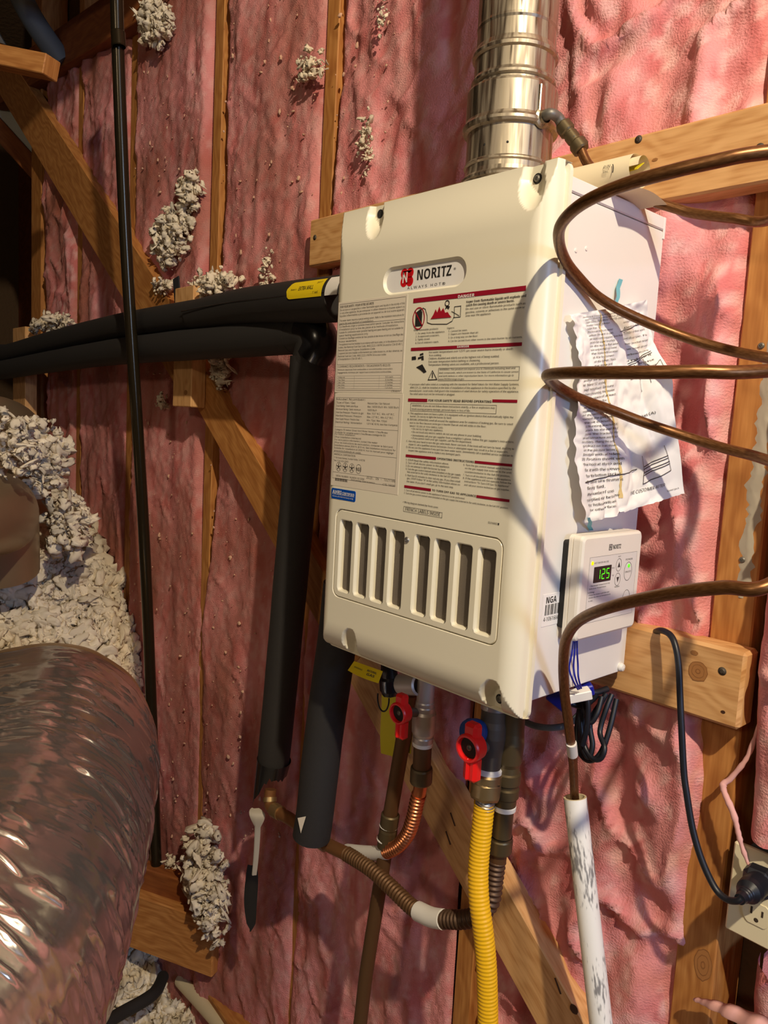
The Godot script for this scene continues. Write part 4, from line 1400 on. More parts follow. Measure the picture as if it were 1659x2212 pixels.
func paper() -> void:
	var net := [
		[Vector3(0.0040, 0.4359, 0.1991), Vector3(0.0060, 0.4521, 0.1224), Vector3(0.0080, 0.4730, 0.0486)],
		[Vector3(0.0080, 0.3982, 0.1793), Vector3(0.0040, 0.4112, 0.0945), Vector3(0.0140, 0.4269, 0.0311)],
		[Vector3(0.0100, 0.3374, 0.1772), Vector3(0.0040, 0.3495, 0.0738), Vector3(0.0400, 0.3779, 0.0333)],
		[Vector3(0.0120, 0.2835, 0.1742), Vector3(0.0060, 0.2845, 0.0556), Vector3(0.0520, 0.3021, 0.0150)],
		[Vector3(0.0140, 0.2063, 0.1455), Vector3(0.0160, 0.2165, 0.0666), Vector3(0.0560, 0.2419, -0.0049)]]
	var t := thing("instruction_sheet", "crumpled stained white instruction sheet taped to the right side of the heater", "paper")
	var mb := MB.new()
	var pts := PackedVector3Array()
	var w := 70
	var h := 100
	for j in h + 1:
		for k in w + 1:
			var u := float(k) / w
			var v := 1.0 - float(j) / h
			if j == 0:
				v += 0.012 * noise.get_noise_2d(u * 300, 2.0) + (0.03 * sin(u * 9.0) if u < 0.45 else 0.0)
			pts.append(paper_at(u, v, net))
	mb.lattice(pts, w + 1)
	obj("sheet", mb, M.paper, t)
	var warp := func(q: Vector3) -> Vector3: return paper_at(q.x, 1.0 - q.y, net) + Vector3(0.0009, 0, 0.0004)
	var p := MB.new()
	var lines := ["Before installing the water heater,", "walls. The following items must be", "SUPPLYING EQUIPMENT, PARTS AND", "water heater. Always", "use the", "Remove the front cover", "after the unit is set", "at least one support bracket", "and the upper bracket", "in the wall is flat and", "strong enough to hold", "the heater with screws", "at the four corners", "of the bracket. Check", "that the pipe and", "the wall do not touch", "1) position of the vent", "within the wall", "at least 12 inches", "wall structure. Be sure", "when mounting the heater", "keep a space of at least", "on every side for", "service, follow the", "maximum distance", "of the vent. Do not", "connect the gas before", "the unit is level.", "2) Mounting bracket (A)", "attach to the wall first", "screw the bracket to the", "wall structure with four", "screws. Hang the unit", "product on it as shown", "in the picture below.", "Install with all holes.", "3) Position the unit with", "the hook at the top and", "fix it with the screws", "for the bottom bracket.", "4) Make sure the unit is", "firmly fixed.", "the number of screws", "supplied may be too few", "for hollow walls and", "for other surfaces."]
	for k in lines.size():
		var y := 0.945 - k * 0.0198
		var x0 := 0.17 if k < 16 else 0.07
		var x1 := x0 + minf(0.0145 * lines[k].length(), 0.60)
		print_line(p, lines[k], x0, x1, y, 0.0105, Transform3D(), null, warp)
	for k in 12:
		var y := 0.905 - k * 0.030
		print_line(p, ["shall be supplied", "install only on the", "parts as listed", "side of the unit", "before use. Fix", "the bracket with", "the screws given", "below with care", "and keep it", "level in use", "at all times", "as shown"][k], 0.60, 0.90, y, 0.0100, Transform3D(), null, warp)
	print_line(p, "Bracket (A)", 0.58, 0.80, 0.395, 0.011, Transform3D(), null, warp)
	print_line(p, "THE CUSTOMER AFTER", 0.52, 0.84, 0.085, 0.015, Transform3D(), null, warp)
	print_line(p, "EX0912A-A", 0.86, 0.96, 0.050, 0.009, Transform3D(), null, warp)
	var wx := func(pl: Array, wd: float) -> void:
		for k in pl.size() - 1:
			for q in 10:
				var a: Vector2 = pl[k].lerp(pl[k + 1], q / 10.0)
				var b: Vector2 = pl[k].lerp(pl[k + 1], (q + 1) / 10.0)
				var s := Vector2(-(b - a).y, (b - a).x).normalized() * wd
				var e := []
				for z in [a - s, b - s, b + s, a + s]:
					e.append(warp.call(Vector3(z.x, z.y, 0)))
				p.quad(e)
	# line drawings: bracket with struts, and the unit with two rails
	for d in [[Vector2(0.60, 0.655), Vector2(0.92, 0.690)], [Vector2(0.60, 0.645), Vector2(0.92, 0.680)], [Vector2(0.70, 0.655), Vector2(0.70, 0.50)], [Vector2(0.72, 0.655), Vector2(0.72, 0.50)], [Vector2(0.80, 0.665), Vector2(0.79, 0.53)], [Vector2(0.70, 0.655), Vector2(0.84, 0.565)], [Vector2(0.78, 0.66), Vector2(0.88, 0.565)], [Vector2(0.86, 0.55), Vector2(0.97, 0.585), Vector2(0.97, 0.625), Vector2(0.86, 0.60), Vector2(0.86, 0.55)],
			[Vector2(0.62, 0.235), Vector2(0.64, 0.120), Vector2(0.90, 0.150), Vector2(0.86, 0.260)], [Vector2(0.63, 0.190), Vector2(0.88, 0.215)], [Vector2(0.63, 0.180), Vector2(0.88, 0.205)], [Vector2(0.63, 0.165), Vector2(0.89, 0.190)], [Vector2(0.63, 0.155), Vector2(0.89, 0.180)], [Vector2(0.06, 0.158), Vector2(0.58, 0.185)], [Vector2(0.55, 0.83), Vector2(0.93, 0.86)]]:
		wx.call(d, 0.0018)
	obj("sheet_print", p, M.ink_soft, t)
	# water stain running down the sheet
	var stn := MB.new()
	var cx := 0.36
	var prev := []
	for k in 70:
		var v := 0.995 - k * 0.0132
		cx += 0.006 * noise.get_noise_2d(k * 22.0, 1.0) + (0.0022 if k > 30 else -0.001)
		var ww := 0.004 + 0.016 * absf(noise.get_noise_2d(k * 30.0, 9.0))
		var cur := [Vector3(cx - ww, v, 0), Vector3(cx + ww, v, 0)]
		if prev.size():
			stn.quad([warp.call(cur[0]) - Vector3(0.0004, 0, 0), warp.call(cur[1]) - Vector3(0.0004, 0, 0), warp.call(prev[1]) - Vector3(0.0004, 0, 0), warp.call(prev[0]) - Vector3(0.0004, 0, 0)])
		prev = cur
	obj("water_stain", stn, M.stain, t)
	# strips of blue-green tape
	for q in [[Vector3(0.0075, 0.4583, 0.1071), Vector3(0.0015, 0.4911, 0.0923), 0.0085], [Vector3(0.0200, 0.2136, 0.1464), Vector3(0.0020, 0.1941, 0.1105), 0.009]]:
		var tb := MB.new()
		var a: Vector3 = q[0]
		var b: Vector3 = q[1]
		var s = Vector3(0, 0, 1) * q[2]
		var rows := PackedVector3Array()
		for k in 7:
			var c := a.lerp(b, k / 6.0) + Vector3(0.0008 * sin(k * 1.1), 0, 0.001 * sin(k * 2.0))
			var ww: float = 1.0 if k > 2 else 0.6 + 0.13 * k
			rows.append(c + s * ww * 0.55)
			rows.append(c - s * ww * 0.45)
		tb.lattice(rows, 2)
		part_label(obj("tape_strip", tb, M.teal_tape, t), "strip of blue-green tape")


func paper_roll() -> void:
	var c: Vector3 = Vector3(-0.068, 0.6005, 0.118)
	var t := thing("rolled_manual", "rolled up cream printed manual lying on top of the heater, yellowed at its open end", "paper", c)
	var mb := MB.new()
	var rows := PackedVector3Array()
	var turns := 96
	var L := 0.092
	for j in 13:
		for k in turns + 1:
			var a := -PI * 0.75 + TAU * 1.35 * k / turns
			var r := 0.0200 - 0.005 * k / turns
			var s := L * j / 12.0
			rows.append(Vector3(s + (0.012 * k / turns), sin(-a) * r, cos(-a) * r * 1.05))
	mb.lattice(rows, turns + 1)
	obj("roll", mb, M.cream_paper, t)
	# loose outer flap that droops over the side edge
	var fl := MB.new()
	var fr := PackedVector3Array()
	for j in 13:
		for k in 13:
			var s := L * (0.45 + 0.68 * j / 12.0)
			var v := k / 12.0
			fr.append(Vector3(s, -0.021 - 0.004 * v + 0.004 * sin(v * 3.0), 0.012 - 0.066 * v))
	fl.lattice(fr, 13)
	obj("flap", fl, M.cream_paper, t)
	var inner := MB.new()
	inner.box(Vector3(0.030, 0.0008, 0.020), Transform3D(Basis.from_euler(Vector3(0.6, 0.1, 0.1)), Vector3(L - 0.008, 0.004, 0.002)), 0.0002)
	obj("inner_leaf", inner, M.yellow_tag, t)
	var p := MB.new()
	# print wrapped on the upper front of the roll
	var warp := func(q: Vector3) -> Vector3:
		var a := q.y / 0.0198
		return Vector3(q.x, sin(a) * 0.0204, cos(a) * 0.0204 * 1.05)
	print_line(p, "RINNED OF A SAFETY-INSTRUCTION-HELP", 0.004, 0.072, 0.0235, 0.0030, Transform3D(), null, warp)
	print_line(p, "P/N", 0.064, 0.072, 0.004, 0.0035, Transform3D(), null, warp)
	print_line(p, "Rev.", 0.064, 0.071, -0.0015, 0.0035, Transform3D(), null, warp)
	for q in 6:
		var a := q * 0.4
		var w := []
		for z in [Vector2(0.0745 + 0.002 * sin(a), 0.007 - 0.0016 * q), Vector2(0.0757 + 0.002 * sin(a), 0.007 - 0.0016 * q), Vector2(0.0757 + 0.002 * sin(a + 0.4), 0.0054 - 0.0016 * q), Vector2(0.0745 + 0.002 * sin(a + 0.4), 0.0054 - 0.0016 * q)]:
			w.append(warp.call(Vector3(z.x, z.y, 0)))
		w.reverse()
		p.quad(w)
	obj("roll_print", p, M.ink_soft, t)


# ------------------------------------------------------------------ pipes
func foam(called: String, label: String, pts: Array, r: Array, parent: Node = null) -> Node3D:
	var path := smooth_path(pts, 12)
	var rr := PackedFloat32Array()
	for k in path.size():
		var f := float(k) / (path.size() - 1) * (r.size() - 1)
		var a := mini(int(f), r.size() - 2)
		rr.append(lerpf(r[a], r[a + 1], f - a) * (1.0 + 0.02 * noise.get_noise_3dv(path[k] * 120)))
	var mb := MB.new()
	mb.tube(path, rr, 28)
	if parent:
		return obj(called, mb, M.rubber, parent)
	return null


func valve_body(mb: MB, base: Vector3, dir: Vector3, prof: Array, seg := 24) -> void:
	mb.lathe(prof, along(base, dir), seg)


func insulated_pipes() -> void:
	# upper run: hot water, with a second wider sleeve towards the heater
	var a := thing("insulated_pipe", "upper black foam covered pipe running along the wall, with the yellow label", "pipe")
	var A := [Vector3(-2.9389, 0.4849, 0.0450), Vector3(-2.5192, 0.4835, 0.0450), Vector3(-2.4142, 0.4804, 0.0450), Vector3(-1.9516, 0.5041, 0.0500), Vector3(-1.4922, 0.5205, 0.0550), Vector3(-1.0861, 0.5231, 0.0620), Vector3(-0.8578, 0.5194, 0.0750)]
	foam("foam_sleeve", "", A, [0.033, 0.033], a)
	var A2 := [Vector3(-1.0553, 0.5208, 0.0640), Vector3(-0.8596, 0.5223, 0.0740), Vector3(-0.6829, 0.5160, 0.0880), Vector3(-0.5548, 0.5100, 0.1000), Vector3(-0.4967, 0.5069, 0.1050)]
	foam("foam_sleeve", "", A2, [0.0335, 0.0370, 0.0375, 0.0380, 0.038], a)
	var seam := MB.new()
	var sp := []
	for q in A2:
		sp.append(q + Vector3(0.0, 0.004, 0.0372))
	seam.tube(smooth_path(sp, 8), radii(0.0012), 6)
	obj("slit", seam, M.black_tape, a)
	# label
	var lab := MB.new()
	var warp_a := Vector3(-0.6185, 0.5262, 0.1300)
	var ldir = (A2[3] - A2[1]).normalized()
	var mid: Vector3 = A2[2].lerp(A2[3], 0.95)
	var rr := 0.0386
	var half := 0.057
	var warp := func(q: Vector3) -> Vector3:
		var an := 0.38 + q.y / rr
		var up := Vector3.UP
		var out = ldir.cross(up).normalized() * 1.0
		return mid + ldir * q.x + (out * cos(an) + up * sin(an)) * rr
	var outl := rounded(-half, -0.0165, half, 0.0165, 0.012, 6)
	var g := PackedVector3Array()
	for j in 9:
		for k in 25:
			var u := -half + 2 * half * k / 24.0
			var v := -0.0165 + 0.033 * j / 8.0
			if u < -half + 0.014:
				var e := (-half + 0.014 - u) / 0.014
				v *= sqrt(maxf(0.02, 1.0 - e * e))
			g.append(warp.call(Vector3(u, v, 0)))
	lab.lattice(g, 25)
	var yl := part_label(obj("label", lab, M.yellow, a), "yellow printed label")
	var lt := MB.new()
	rr = 0.0389
	var warp2 := func(q: Vector3) -> Vector3:
		var an := 0.38 + q.y / 0.0389
		return mid + ldir * q.x + (ldir.cross(Vector3.UP).normalized() * cos(an) + Vector3.UP * sin(an)) * 0.0389
	print_line(lt, "EXTRA WALL", -0.018, 0.028, -0.003, 0.0075, Transform3D(), font_bold, warp2)
	print_line(lt, "Made in", -0.043, -0.025, -0.002, 0.0035, Transform3D(), null, warp2)
	print_line(lt, "3/4 X 1\"", 0.034, 0.050, 0.007, 0.004, Transform3D(), null, warp2)
	print_line(lt, "1\" wall", 0.030, 0.046, -0.011, 0.004, Transform3D(), null, warp2)
	obj("label_print", lt, M.ink, yl)
	var wr := MB.new()
	g = PackedVector3Array()
	for j in 9:
		for k in 7:
			g.append(warp2.call(Vector3(half + 0.010 + 0.036 * k / 6.0, -0.0165 + 0.034 * j / 8.0, 0)))
	wr.lattice(g, 7)
	part_label(obj("label", wr, M.white_tape, a), "white patch beside the yellow label")  # plain white patch on the sleeve, past the yellow label
	# the hot riser: from behind the heater's lower left corner down to the copper
	var d := thing("insulated_riser", "thick black foam covered pipe hanging below the left corner of the heater", "pipe")
	foam("foam_sleeve", "", [Vector3(-0.4318, 0.0484, 0.1300), Vector3(-0.4396, -0.0380, 0.1300), Vector3(-0.4482, -0.1030, 0.1300), Vector3(-0.4652, -0.2289, 0.1300), Vector3(-0.4778, -0.3580, 0.1300), Vector3(-0.4848, -0.4084, 0.1300)], [0.0325, 0.0325], d)
	var tear := MB.new()
	tear.poly(PackedVector2Array([Vector2(-0.010, 0.006), Vector2(-0.001, -0.018), Vector2(0.009, 0.016)]), Transform3D(Basis(Vector3.UP, 0.175), Vector3(-0.4769, -0.3702, 0.1300) + Vector3(0.006, 0.002, 0.0334)))
	part_label(obj("torn_patch", tear, M.sticker, d), "torn pale patch")
	# lower run: cold water, along the wall, mitred elbow, then down
	var b := thing("cold_insulated_pipe", "lower black foam covered pipe turning down the wall with a taped elbow", "pipe")
	var Bp := [Vector3(-2.8419, 0.4158, 0.0700), Vector3(-2.4330, 0.4209, 0.0700), Vector3(-1.9727, 0.4384, 0.0700), Vector3(-1.4553, 0.4546, 0.0700), Vector3(-0.9756, 0.4581, 0.0700), Vector3(-0.7046, 0.4594, 0.0700), Vector3(-0.6724, 0.4596, 0.0700)]
	foam("foam_sleeve", "", Bp, [0.032, 0.032, 0.034, 0.034], b)
	var C := [Vector3(-0.6354, 0.4197, 0.0660), Vector3(-0.6378, 0.3549, 0.0660), Vector3(-0.6460, 0.2277, 0.0660), Vector3(-0.6645, 0.0063, 0.0660), Vector3(-0.6842, -0.2275, 0.0660), Vector3(-0.6984, -0.3748, 0.0660)]
	foam("foam_sleeve", "", C, [0.0345, 0.0335, 0.0325, 0.032], b)
	var el := MB.new()
	el.tube(smooth_path([Vector3(-0.6868, 0.4586, 0.0700), Vector3(-0.6440, 0.4591, 0.0700), Vector3(-0.6184, 0.4490, 0.0700), Vector3(-0.6225, 0.4314, 0.0680), Vector3(-0.6332, 0.4089, 0.0660)], 8), PackedFloat32Array([0.0335]), 26)
	obj("elbow_foam", el, M.rubber, b)
	var tp := MB.new()
	tp.tube(smooth_path([Vector3(-0.6388, 0.4654, 0.0700), Vector3(-0.6110, 0.4592, 0.0700), Vector3(-0.6043, 0.4430, 0.0680), Vector3(-0.6179, 0.4248, 0.0670)], 6), PackedFloat32Array([0.0345]), 26)
	part_label(obj("tape_wrap", tp, M.black_tape, b), "glossy black tape round the elbow")
	# ragged bottom of the sleeve
	var rag := MB.new()
	var ra: Vector3 = Vector3(-0.6958, -0.3643, 0.0660)
	var rx := along(ra, (Vector3(-0.7133, -0.4733, 0.0660) - ra))
	var seg := 40
	var ring1 := PackedVector3Array()
	for j in 8:
		for k in seg + 1:
			var an := TAU * k / seg
			var droop := 0.030 + 0.075 * pow(maxf(0.0, sin(an + 0.7)), 2.0) + 0.012 * noise.get_noise_2d(cos(an) * 90, sin(an) * 90)
			ring1.append(rx * Vector3(cos(an) * (0.0338 - 0.004 * j / 7.0), droop * j / 7.0, sin(an) * (0.0338 - 0.004 * j / 7.0)))
	rag.lattice(ring1, seg + 1)
	part_label(obj("tape_wrap", rag, M.black_tape, b), "ragged black tape end")
	# strip of torn foam and tape that dangles from it
	var st := thing("dangling_tape", "dangling grey and black strip of torn tape below the left foam pipe", "tape")
	var s1 := MB.new()
	var p1 := smooth_path([Vector3(-0.7189, -0.4682, 0.0900), Vector3(-0.7038, -0.4796, 0.0950), Vector3(-0.7091, -0.5177, 0.0900), Vector3(-0.7139, -0.5699, 0.0880), Vector3(-0.7181, -0.6117, 0.0880)], 6)
	var row := PackedVector3Array()
	for k in p1.size():
		var f := float(k) / (p1.size() - 1)
		var w := (0.007 + 0.010 * sin(PI * minf(f * 2.4, 1.0))) * (1.0 - 0.3 * f)
		row.append(p1[k] + Vector3(0.7 * w, 0, -0.7 * w))
		row.append(p1[k] + Vector3(0, 0, 0.004))
		row.append(p1[k] - Vector3(0.7 * w, 0, -0.7 * w))
	s1.lattice(row, 3)
	part_label(obj("strip", s1, M.mastic, st), "grey upper half of the strip")
	var s2 := MB.new()
	var p2 := smooth_path([Vector3(-0.7260, -0.5936, 0.0880), Vector3(-0.7228, -0.6232, 0.0900), Vector3(-0.7248, -0.6745, 0.0900), Vector3(-0.7236, -0.7152, 0.0880), Vector3(-0.7223, -0.7369, 0.0880)], 6)
	row = PackedVector3Array()
	for k in p2.size():
		var f := float(k) / (p2.size() - 1)
		var w := 0.0125 * (0.75 + 0.35 * sin(f * 4.0)) * (1.0 if f < 0.8 else maxf(0.05, (1.0 - f) / 0.2))
		row.append(p2[k] + Vector3(0.7 * w, 0, -0.7 * w))
		row.append(p2[k] + Vector3(0, 0, 0.003))
		row.append(p2[k] - Vector3(0.7 * w, 0, -0.7 * w))
	s2.lattice(row, 3)
	part_label(obj("strip", s2, M.black_tape, st), "black lower half of the strip")


func copper_lines() -> void:
	# cold feed: copper out of the left sleeve, corrugated connector, up behind the yellow hose to the valve
	var e := thing("cold_connector", "brown corrugated copper connector sloping from the foam pipes under the heater to the right valve", "pipe")
	var P := [Vector3(-0.6830, -0.4177, 0.0800), Vector3(-0.6790, -0.4369, 0.0840), Vector3(-0.6613, -0.4473, 0.0880), Vector3(-0.5977, -0.4393, 0.0920), Vector3(-0.5021, -0.4350, 0.0980), Vector3(-0.4111, -0.4187, 0.1040)]
	obj("copper_pipe", tube_of(P, 0.0115, 20), M.copper_dull, e)
	for q in [[Vector3(-0.6574, -0.4465, 0.0885), Vector3(-0.6336, -0.4434, 0.0900)], [Vector3(-0.5141, -0.4364, 0.0970), Vector3(-0.4811, -0.4316, 0.1000)], [Vector3(-0.6808, -0.4322, 0.0830), Vector3(-0.6774, -0.4398, 0.0850)]]:
		var c := MB.new()
		c.tube(PackedVector3Array([q[0], q[1]]), radii(0.0138), 20)
		obj("solder_cup", c, M.brass, e)
	for q in [[Vector3(-0.4781, -0.4310, 0.1003), Vector3(-0.4738, -0.4306, 0.1006)]]:
		var c := MB.new()
		c.tube(PackedVector3Array([q[0] - (q[1] - q[0]) * 9, q[1] - (q[1] - q[0]) * 9]), radii(0.0146), 20)
		part_label(obj("tape_wrap", c, M.white_tape, e), "ring of white tape")
	obj("corrugated_tube", corrugated([Vector3(-0.4190, -0.4201, 0.1035), Vector3(-0.3538, -0.4133, 0.1080), Vector3(-0.2982, -0.4172, 0.1120), Vector3(-0.2469, -0.4212, 0.1160), Vector3(-0.2064, -0.4131, 0.1190), Vector3(-0.1747, -0.4006, 0.1200)], 0.0128, 0.0022, 0.0068), 
		M.copper_brown, e)
	obj("corrugated_tube", corrugated([Vector3(-0.1837, -0.4033, 0.1200), Vector3(-0.1465, -0.3847, 0.1180), Vector3(-0.1231, -0.3668, 0.1120), Vector3(-0.1094, -0.3413, 0.1060), Vector3(-0.1092, -0.3077, 0.1020), Vector3(-0.1084, -0.2794, 0.1000)], 0.0135, 0.0026, 0.0072), M.flex_dark, e)
	var wt := MB.new()
	wt.tube(smooth_path([Vector3(-0.2355, -0.4202, 0.1165), Vector3(-0.2064, -0.4131, 0.1190), Vector3(-0.1810, -0.4026, 0.1200)], 5), radii(0.0142), 20)
	part_label(obj("tape_wrap", wt, M.white_tape, e), "dirty white tape wrap")
	obj("copper_pipe", tube_of([Vector3(-0.1081, -0.2833, 0.1000), Vector3(-0.1060, -0.2518, 0.1000), Vector3(-0.1040, -0.2286, 0.1000)], 0.0125, 20), M.copper_brown, e)
	var nut := MB.new()
	nut.lathe([Vector2(0.010, 0), Vector2(0.0165, 0.001), Vector2(0.0175, 0.003), Vector2(0.0175, 0.020), Vector2(0.0165, 0.022), Vector2(0.0165, 0.025), Vector2(0.012, 0.026)], along(Vector3(-0.1060, -0.2700, 0.1000), Vector3(0.03, 1, 0)), 20)
	obj("union", nut, M.brass_dark, e)
	# cold valve stack
	var cv := thing("cold_water_valve", "dark brass service valve with a blue handle behind the yellow gas hose valve", "valve", Vector3(-0.0997, -0.2318, 0.1050))
	var ctop: Vector3 = Vector3(-0.0969, -0.0796, 0.1050) - cv.position
	var cdir := ctop.normalized()
	var st := MB.new()
	var cl := ctop.length()
	st.lathe([Vector2(0.0135, -0.01), Vector2(0.0135, 0.034), Vector2(0.0155, 0.036), Vector2(0.0155, 0.046), Vector2(0.018, 0.048), Vector2(0.018, 0.060), Vector2(0.0155, 0.062), Vector2(0.0155, 0.066), Vector2(0.0185, 0.068), Vector2(0.0185, 0.082), Vector2(0.016, 0.084), Vector2(0.0155, 0.092), Vector2(0.018, 0.098), Vector2(0.019, 0.125), Vector2(0.0175, 0.14), Vector2(0.0165, cl + 0.02)], along(Vector3.ZERO, cdir), 24)
	obj("body", st, M.brass_dark, cv)
	var tw := MB.new()
	tw.lathe([Vector2(0.0138, 0.028), Vector2(0.0160, 0.029), Vector2(0.0160, 0.0345), Vector2(0.0138, 0.036)], along(Vector3.ZERO, cdir), 24)
	part_label(obj("tape_wrap", tw, M.white_tape, cv), "white thread tape")
	var bh := MB.new()
	bh.lathe([Vector2(0.0001, -0.012), Vector2(0.015, -0.012), Vector2(0.017, -0.006), Vector2(0.017, 0.006), Vector2(0.014, 0.012), Vector2(0.0001, 0.012)], along(Vector3(-0.1189, -0.0873, 0.1580) - cv.position, Vector3(-0.2, 0.2, 1)), 20)
	obj("handle", bh, M.blue_handle, cv)
	var stem := MB.new()
	stem.tube(PackedVector3Array([cdir * 0.15, Vector3(-0.1189, -0.0873, 0.1580) - cv.position]), radii(0.007), 12)
	obj("stem", stem, M.brass_dark, cv)

	# gas: valve with the red lever, big nut, yellow corrugated hose
	var gv := thing("gas_valve", "dark gas valve with a bright red handle above the yellow hose", "valve", Vector3(-0.1086, -0.1798, 0.1350))
	var gtop: Vector3 = Vector3(-0.1108, -0.0693, 0.1280) - gv.position
	var gd := gtop.normalized()
	var gb := MB.new()
	var gl := gtop.length()
	gb.lathe([Vector2(0.0155, 0.036), Vector2(0.0160, 0.040), Vector2(0.0165, 0.058), Vector2(0.0185, 0.070), Vector2(0.0195, 0.082), Vector2(0.0185, 0.096), Vector2(0.0165, 0.104), Vector2(0.0165, 0.118), Vector2(0.0155, 0.122), Vector2(0.0155, gl + 0.02)], along(Vector3.ZERO, gd), 28)
	obj("body", gb, M.grimy, gv)
	var gn := MB.new()
	gn.lathe([Vector2(0.0145, -0.004), Vector2(0.0200, -0.002), Vector2(0.0220, 0.002), Vector2(0.0220, 0.019), Vector2(0.0210, 0.021)], along(Vector3.ZERO, gd), 6)
	gn.lathe([Vector2(0.0195, 0.020), Vector2(0.0195, 0.030), Vector2(0.0180, 0.033), Vector2(0.0155, 0.034)], along(Vector3.ZERO, gd), 28)
	obj("nut", gn, M.brass, gv)
	var gt := MB.new()
	gt.lathe([Vector2(0.0158, 0.031), Vector2(0.0182, 0.033), Vector2(0.0182, 0.037), Vector2(0.0158, 0.040)], along(Vector3.ZERO, gd), 28)
	part_label(obj("tape_wrap", gt, M.white_tape, gv), "white thread tape")
	var gray := MB.new()
	gray.lathe([Vector2(0.0165, 0.118), Vector2(0.0178, 0.119), Vector2(0.0178, 0.128), Vector2(0.0165, 0.129)], along(Vector3.ZERO, gd), 28)
	obj("collar", gray, M.zinc, gv)
	red_handle(gv, Vector3(-0.1039, -0.0980, 0.1750) - gv.position, Vector3(-0.1085, -0.1098, 0.1350) - gv.position, 1.0)
	var hose := thing("gas_hose", "yellow corrugated flexible gas hose hanging from the gas valve", "hose", Vector3(-0.1086, -0.1798, 0.1350))
	var o := hose.position
	var hp := []
	for q in [Vector3(-0.1101, -0.1902, 0.1350), Vector3(-0.1101, -0.2000, 0.1350), Vector3(-0.1102, -0.2254, 0.1360), Vector3(-0.1099, -0.2650, 0.1380), Vector3(-0.1073, -0.2930, 0.1400), Vector3(-0.1013, -0.3225, 0.1420), Vector3(-0.0941, -0.3487, 0.1420), Vector3(-0.0882, -0.3797, 0.1400), Vector3(-0.0838, -0.4117, 0.1380), Vector3(-0.0803, -0.4506, 0.1360), Vector3(-0.0767, -0.4917, 0.1350), Vector3(-0.0698, -0.5683, 0.1350)]:
		hp.append(q - o)
	obj("hose", corrugated(hp, 0.0142, 0.0008, 0.0054, 28), M.yellow_hose, hose)
	obj("bare_end", corrugated([Vector3(0.0008, -0.003, 0), Vector3(0.0002, -0.010, 0), Vector3(-0.0008, -0.018, 0)], 0.0135, 0.0018, 0.0040, 24), M.zinc, hose)

	# hot side
	var hv := thing("hot_water_valve", "silver service valve with a dark red handle under the middle of the heater", "valve", Vector3(-0.2477, -0.2211, 0.1150))
	var htop: Vector3 = Vector3(-0.2399, -0.0594, 0.1250) - hv.position
	var hd := htop.normalized()
	var hl := htop.length()
	var hb := MB.new()
	hb.lathe([Vector2(0.0125, 0.064), Vector2(0.0150, 0.066), Vector2(0.0155, 0.074), Vector2(0.0145, 0.076), Vector2(0.0175, 0.082), Vector2(0.0182, 0.096), Vector2(0.0175, 0.112), Vector2(0.0150, 0.116), Vector2(0.0150, 0.122), Vector2(0.0140, 0.124), Vector2(0.0140, 0.129), Vector2(0.0128, 0.131), Vector2(0.0128, hl + 0.04)], along(Vector3.ZERO, hd), 28)
	obj("body", hb, M.nickel, hv)
	var hn := MB.new()
	hn.lathe([Vector2(0.0135, 0.020), Vector2(0.0135, 0.066)], along(Vector3.ZERO, hd), 24)
	obj("nipple", hn, M.copper_brown, hv)
	var hu := MB.new()
	hu.lathe([Vector2(0.0120, -0.001), Vector2(0.0160, 0.000), Vector2(0.0168, 0.002), Vector2(0.0168, 0.022), Vector2(0.0158, 0.025), Vector2(0.0130, 0.026)], along(Vector3.ZERO, hd), 20)
	obj("union", hu, M.brass_dark, hv)
	var ht := MB.new()
	ht.lathe([Vector2(0.0138, 0.060), Vector2(0.0156, 0.061), Vector2(0.0156, 0.066), Vector2(0.0138, 0.067)], along(Vector3.ZERO, hd), 24)
	part_label(obj("tape_wrap", ht, M.white_tape, hv), "white thread tape")
	red_handle(hv, Vector3(-0.2464, -0.1003, 0.1650) - hv.position, Vector3(-0.2452, -0.1110, 0.1210) - hv.position, 0.85)
	var sil := MB.new()
	sil.lathe([Vector2(0.013, -0.02), Vector2(0.016, -0.018), Vector2(0.016, 0.02), Vector2(0.013, 0.022)], along(Vector3(-0.2684, -0.0724, 0.1300) - hv.position, Vector3(1, 0.25, 0)), 20)
	obj("side_port", sil, M.nickel, hv)

	var hc := thing("hot_connector", "bright copper corrugated connector curving under the silver valve", "pipe")
	obj("copper_pipe", tube_of([Vector3(-0.2474, -0.2137, 0.1150), Vector3(-0.2490, -0.2292, 0.1140), Vector3(-0.2519, -0.2423, 0.1130)], 0.0102, 20), M.copper, hc)
	obj("corrugated_tube", corrugated([Vector3(-0.2519, -0.2423, 0.1130), Vector3(-0.2565, -0.2585, 0.1120), Vector3(-0.2633, -0.2857, 0.1100), Vector3(-0.2759, -0.3178, 0.1070), Vector3(-0.2994, -0.3498, 0.1030), Vector3(-0.3307, -0.3771, 0.0980)], 0.0116, 0.0030, 0.0066), M.copper, hc)
	obj("tape_sleeve", tube_of([Vector3(-0.3286, -0.3754, 0.0980), Vector3(-0.3596, -0.3941, 0.0930), Vector3(-0.3976, -0.4138, 0.0860), Vector3(-0.4507, -0.4389, 0.0760)], 0.0118, 20), M.white_tape, hc)
	# relief valve discharge pipe
	var rp := thing("relief_pipe", "long dark brown copper pipe dropping behind the connectors to the floor", "pipe", Vector3(-0.3728, -0.7088, 0.0950))
	var q0 := rp.position
	var rpts := []
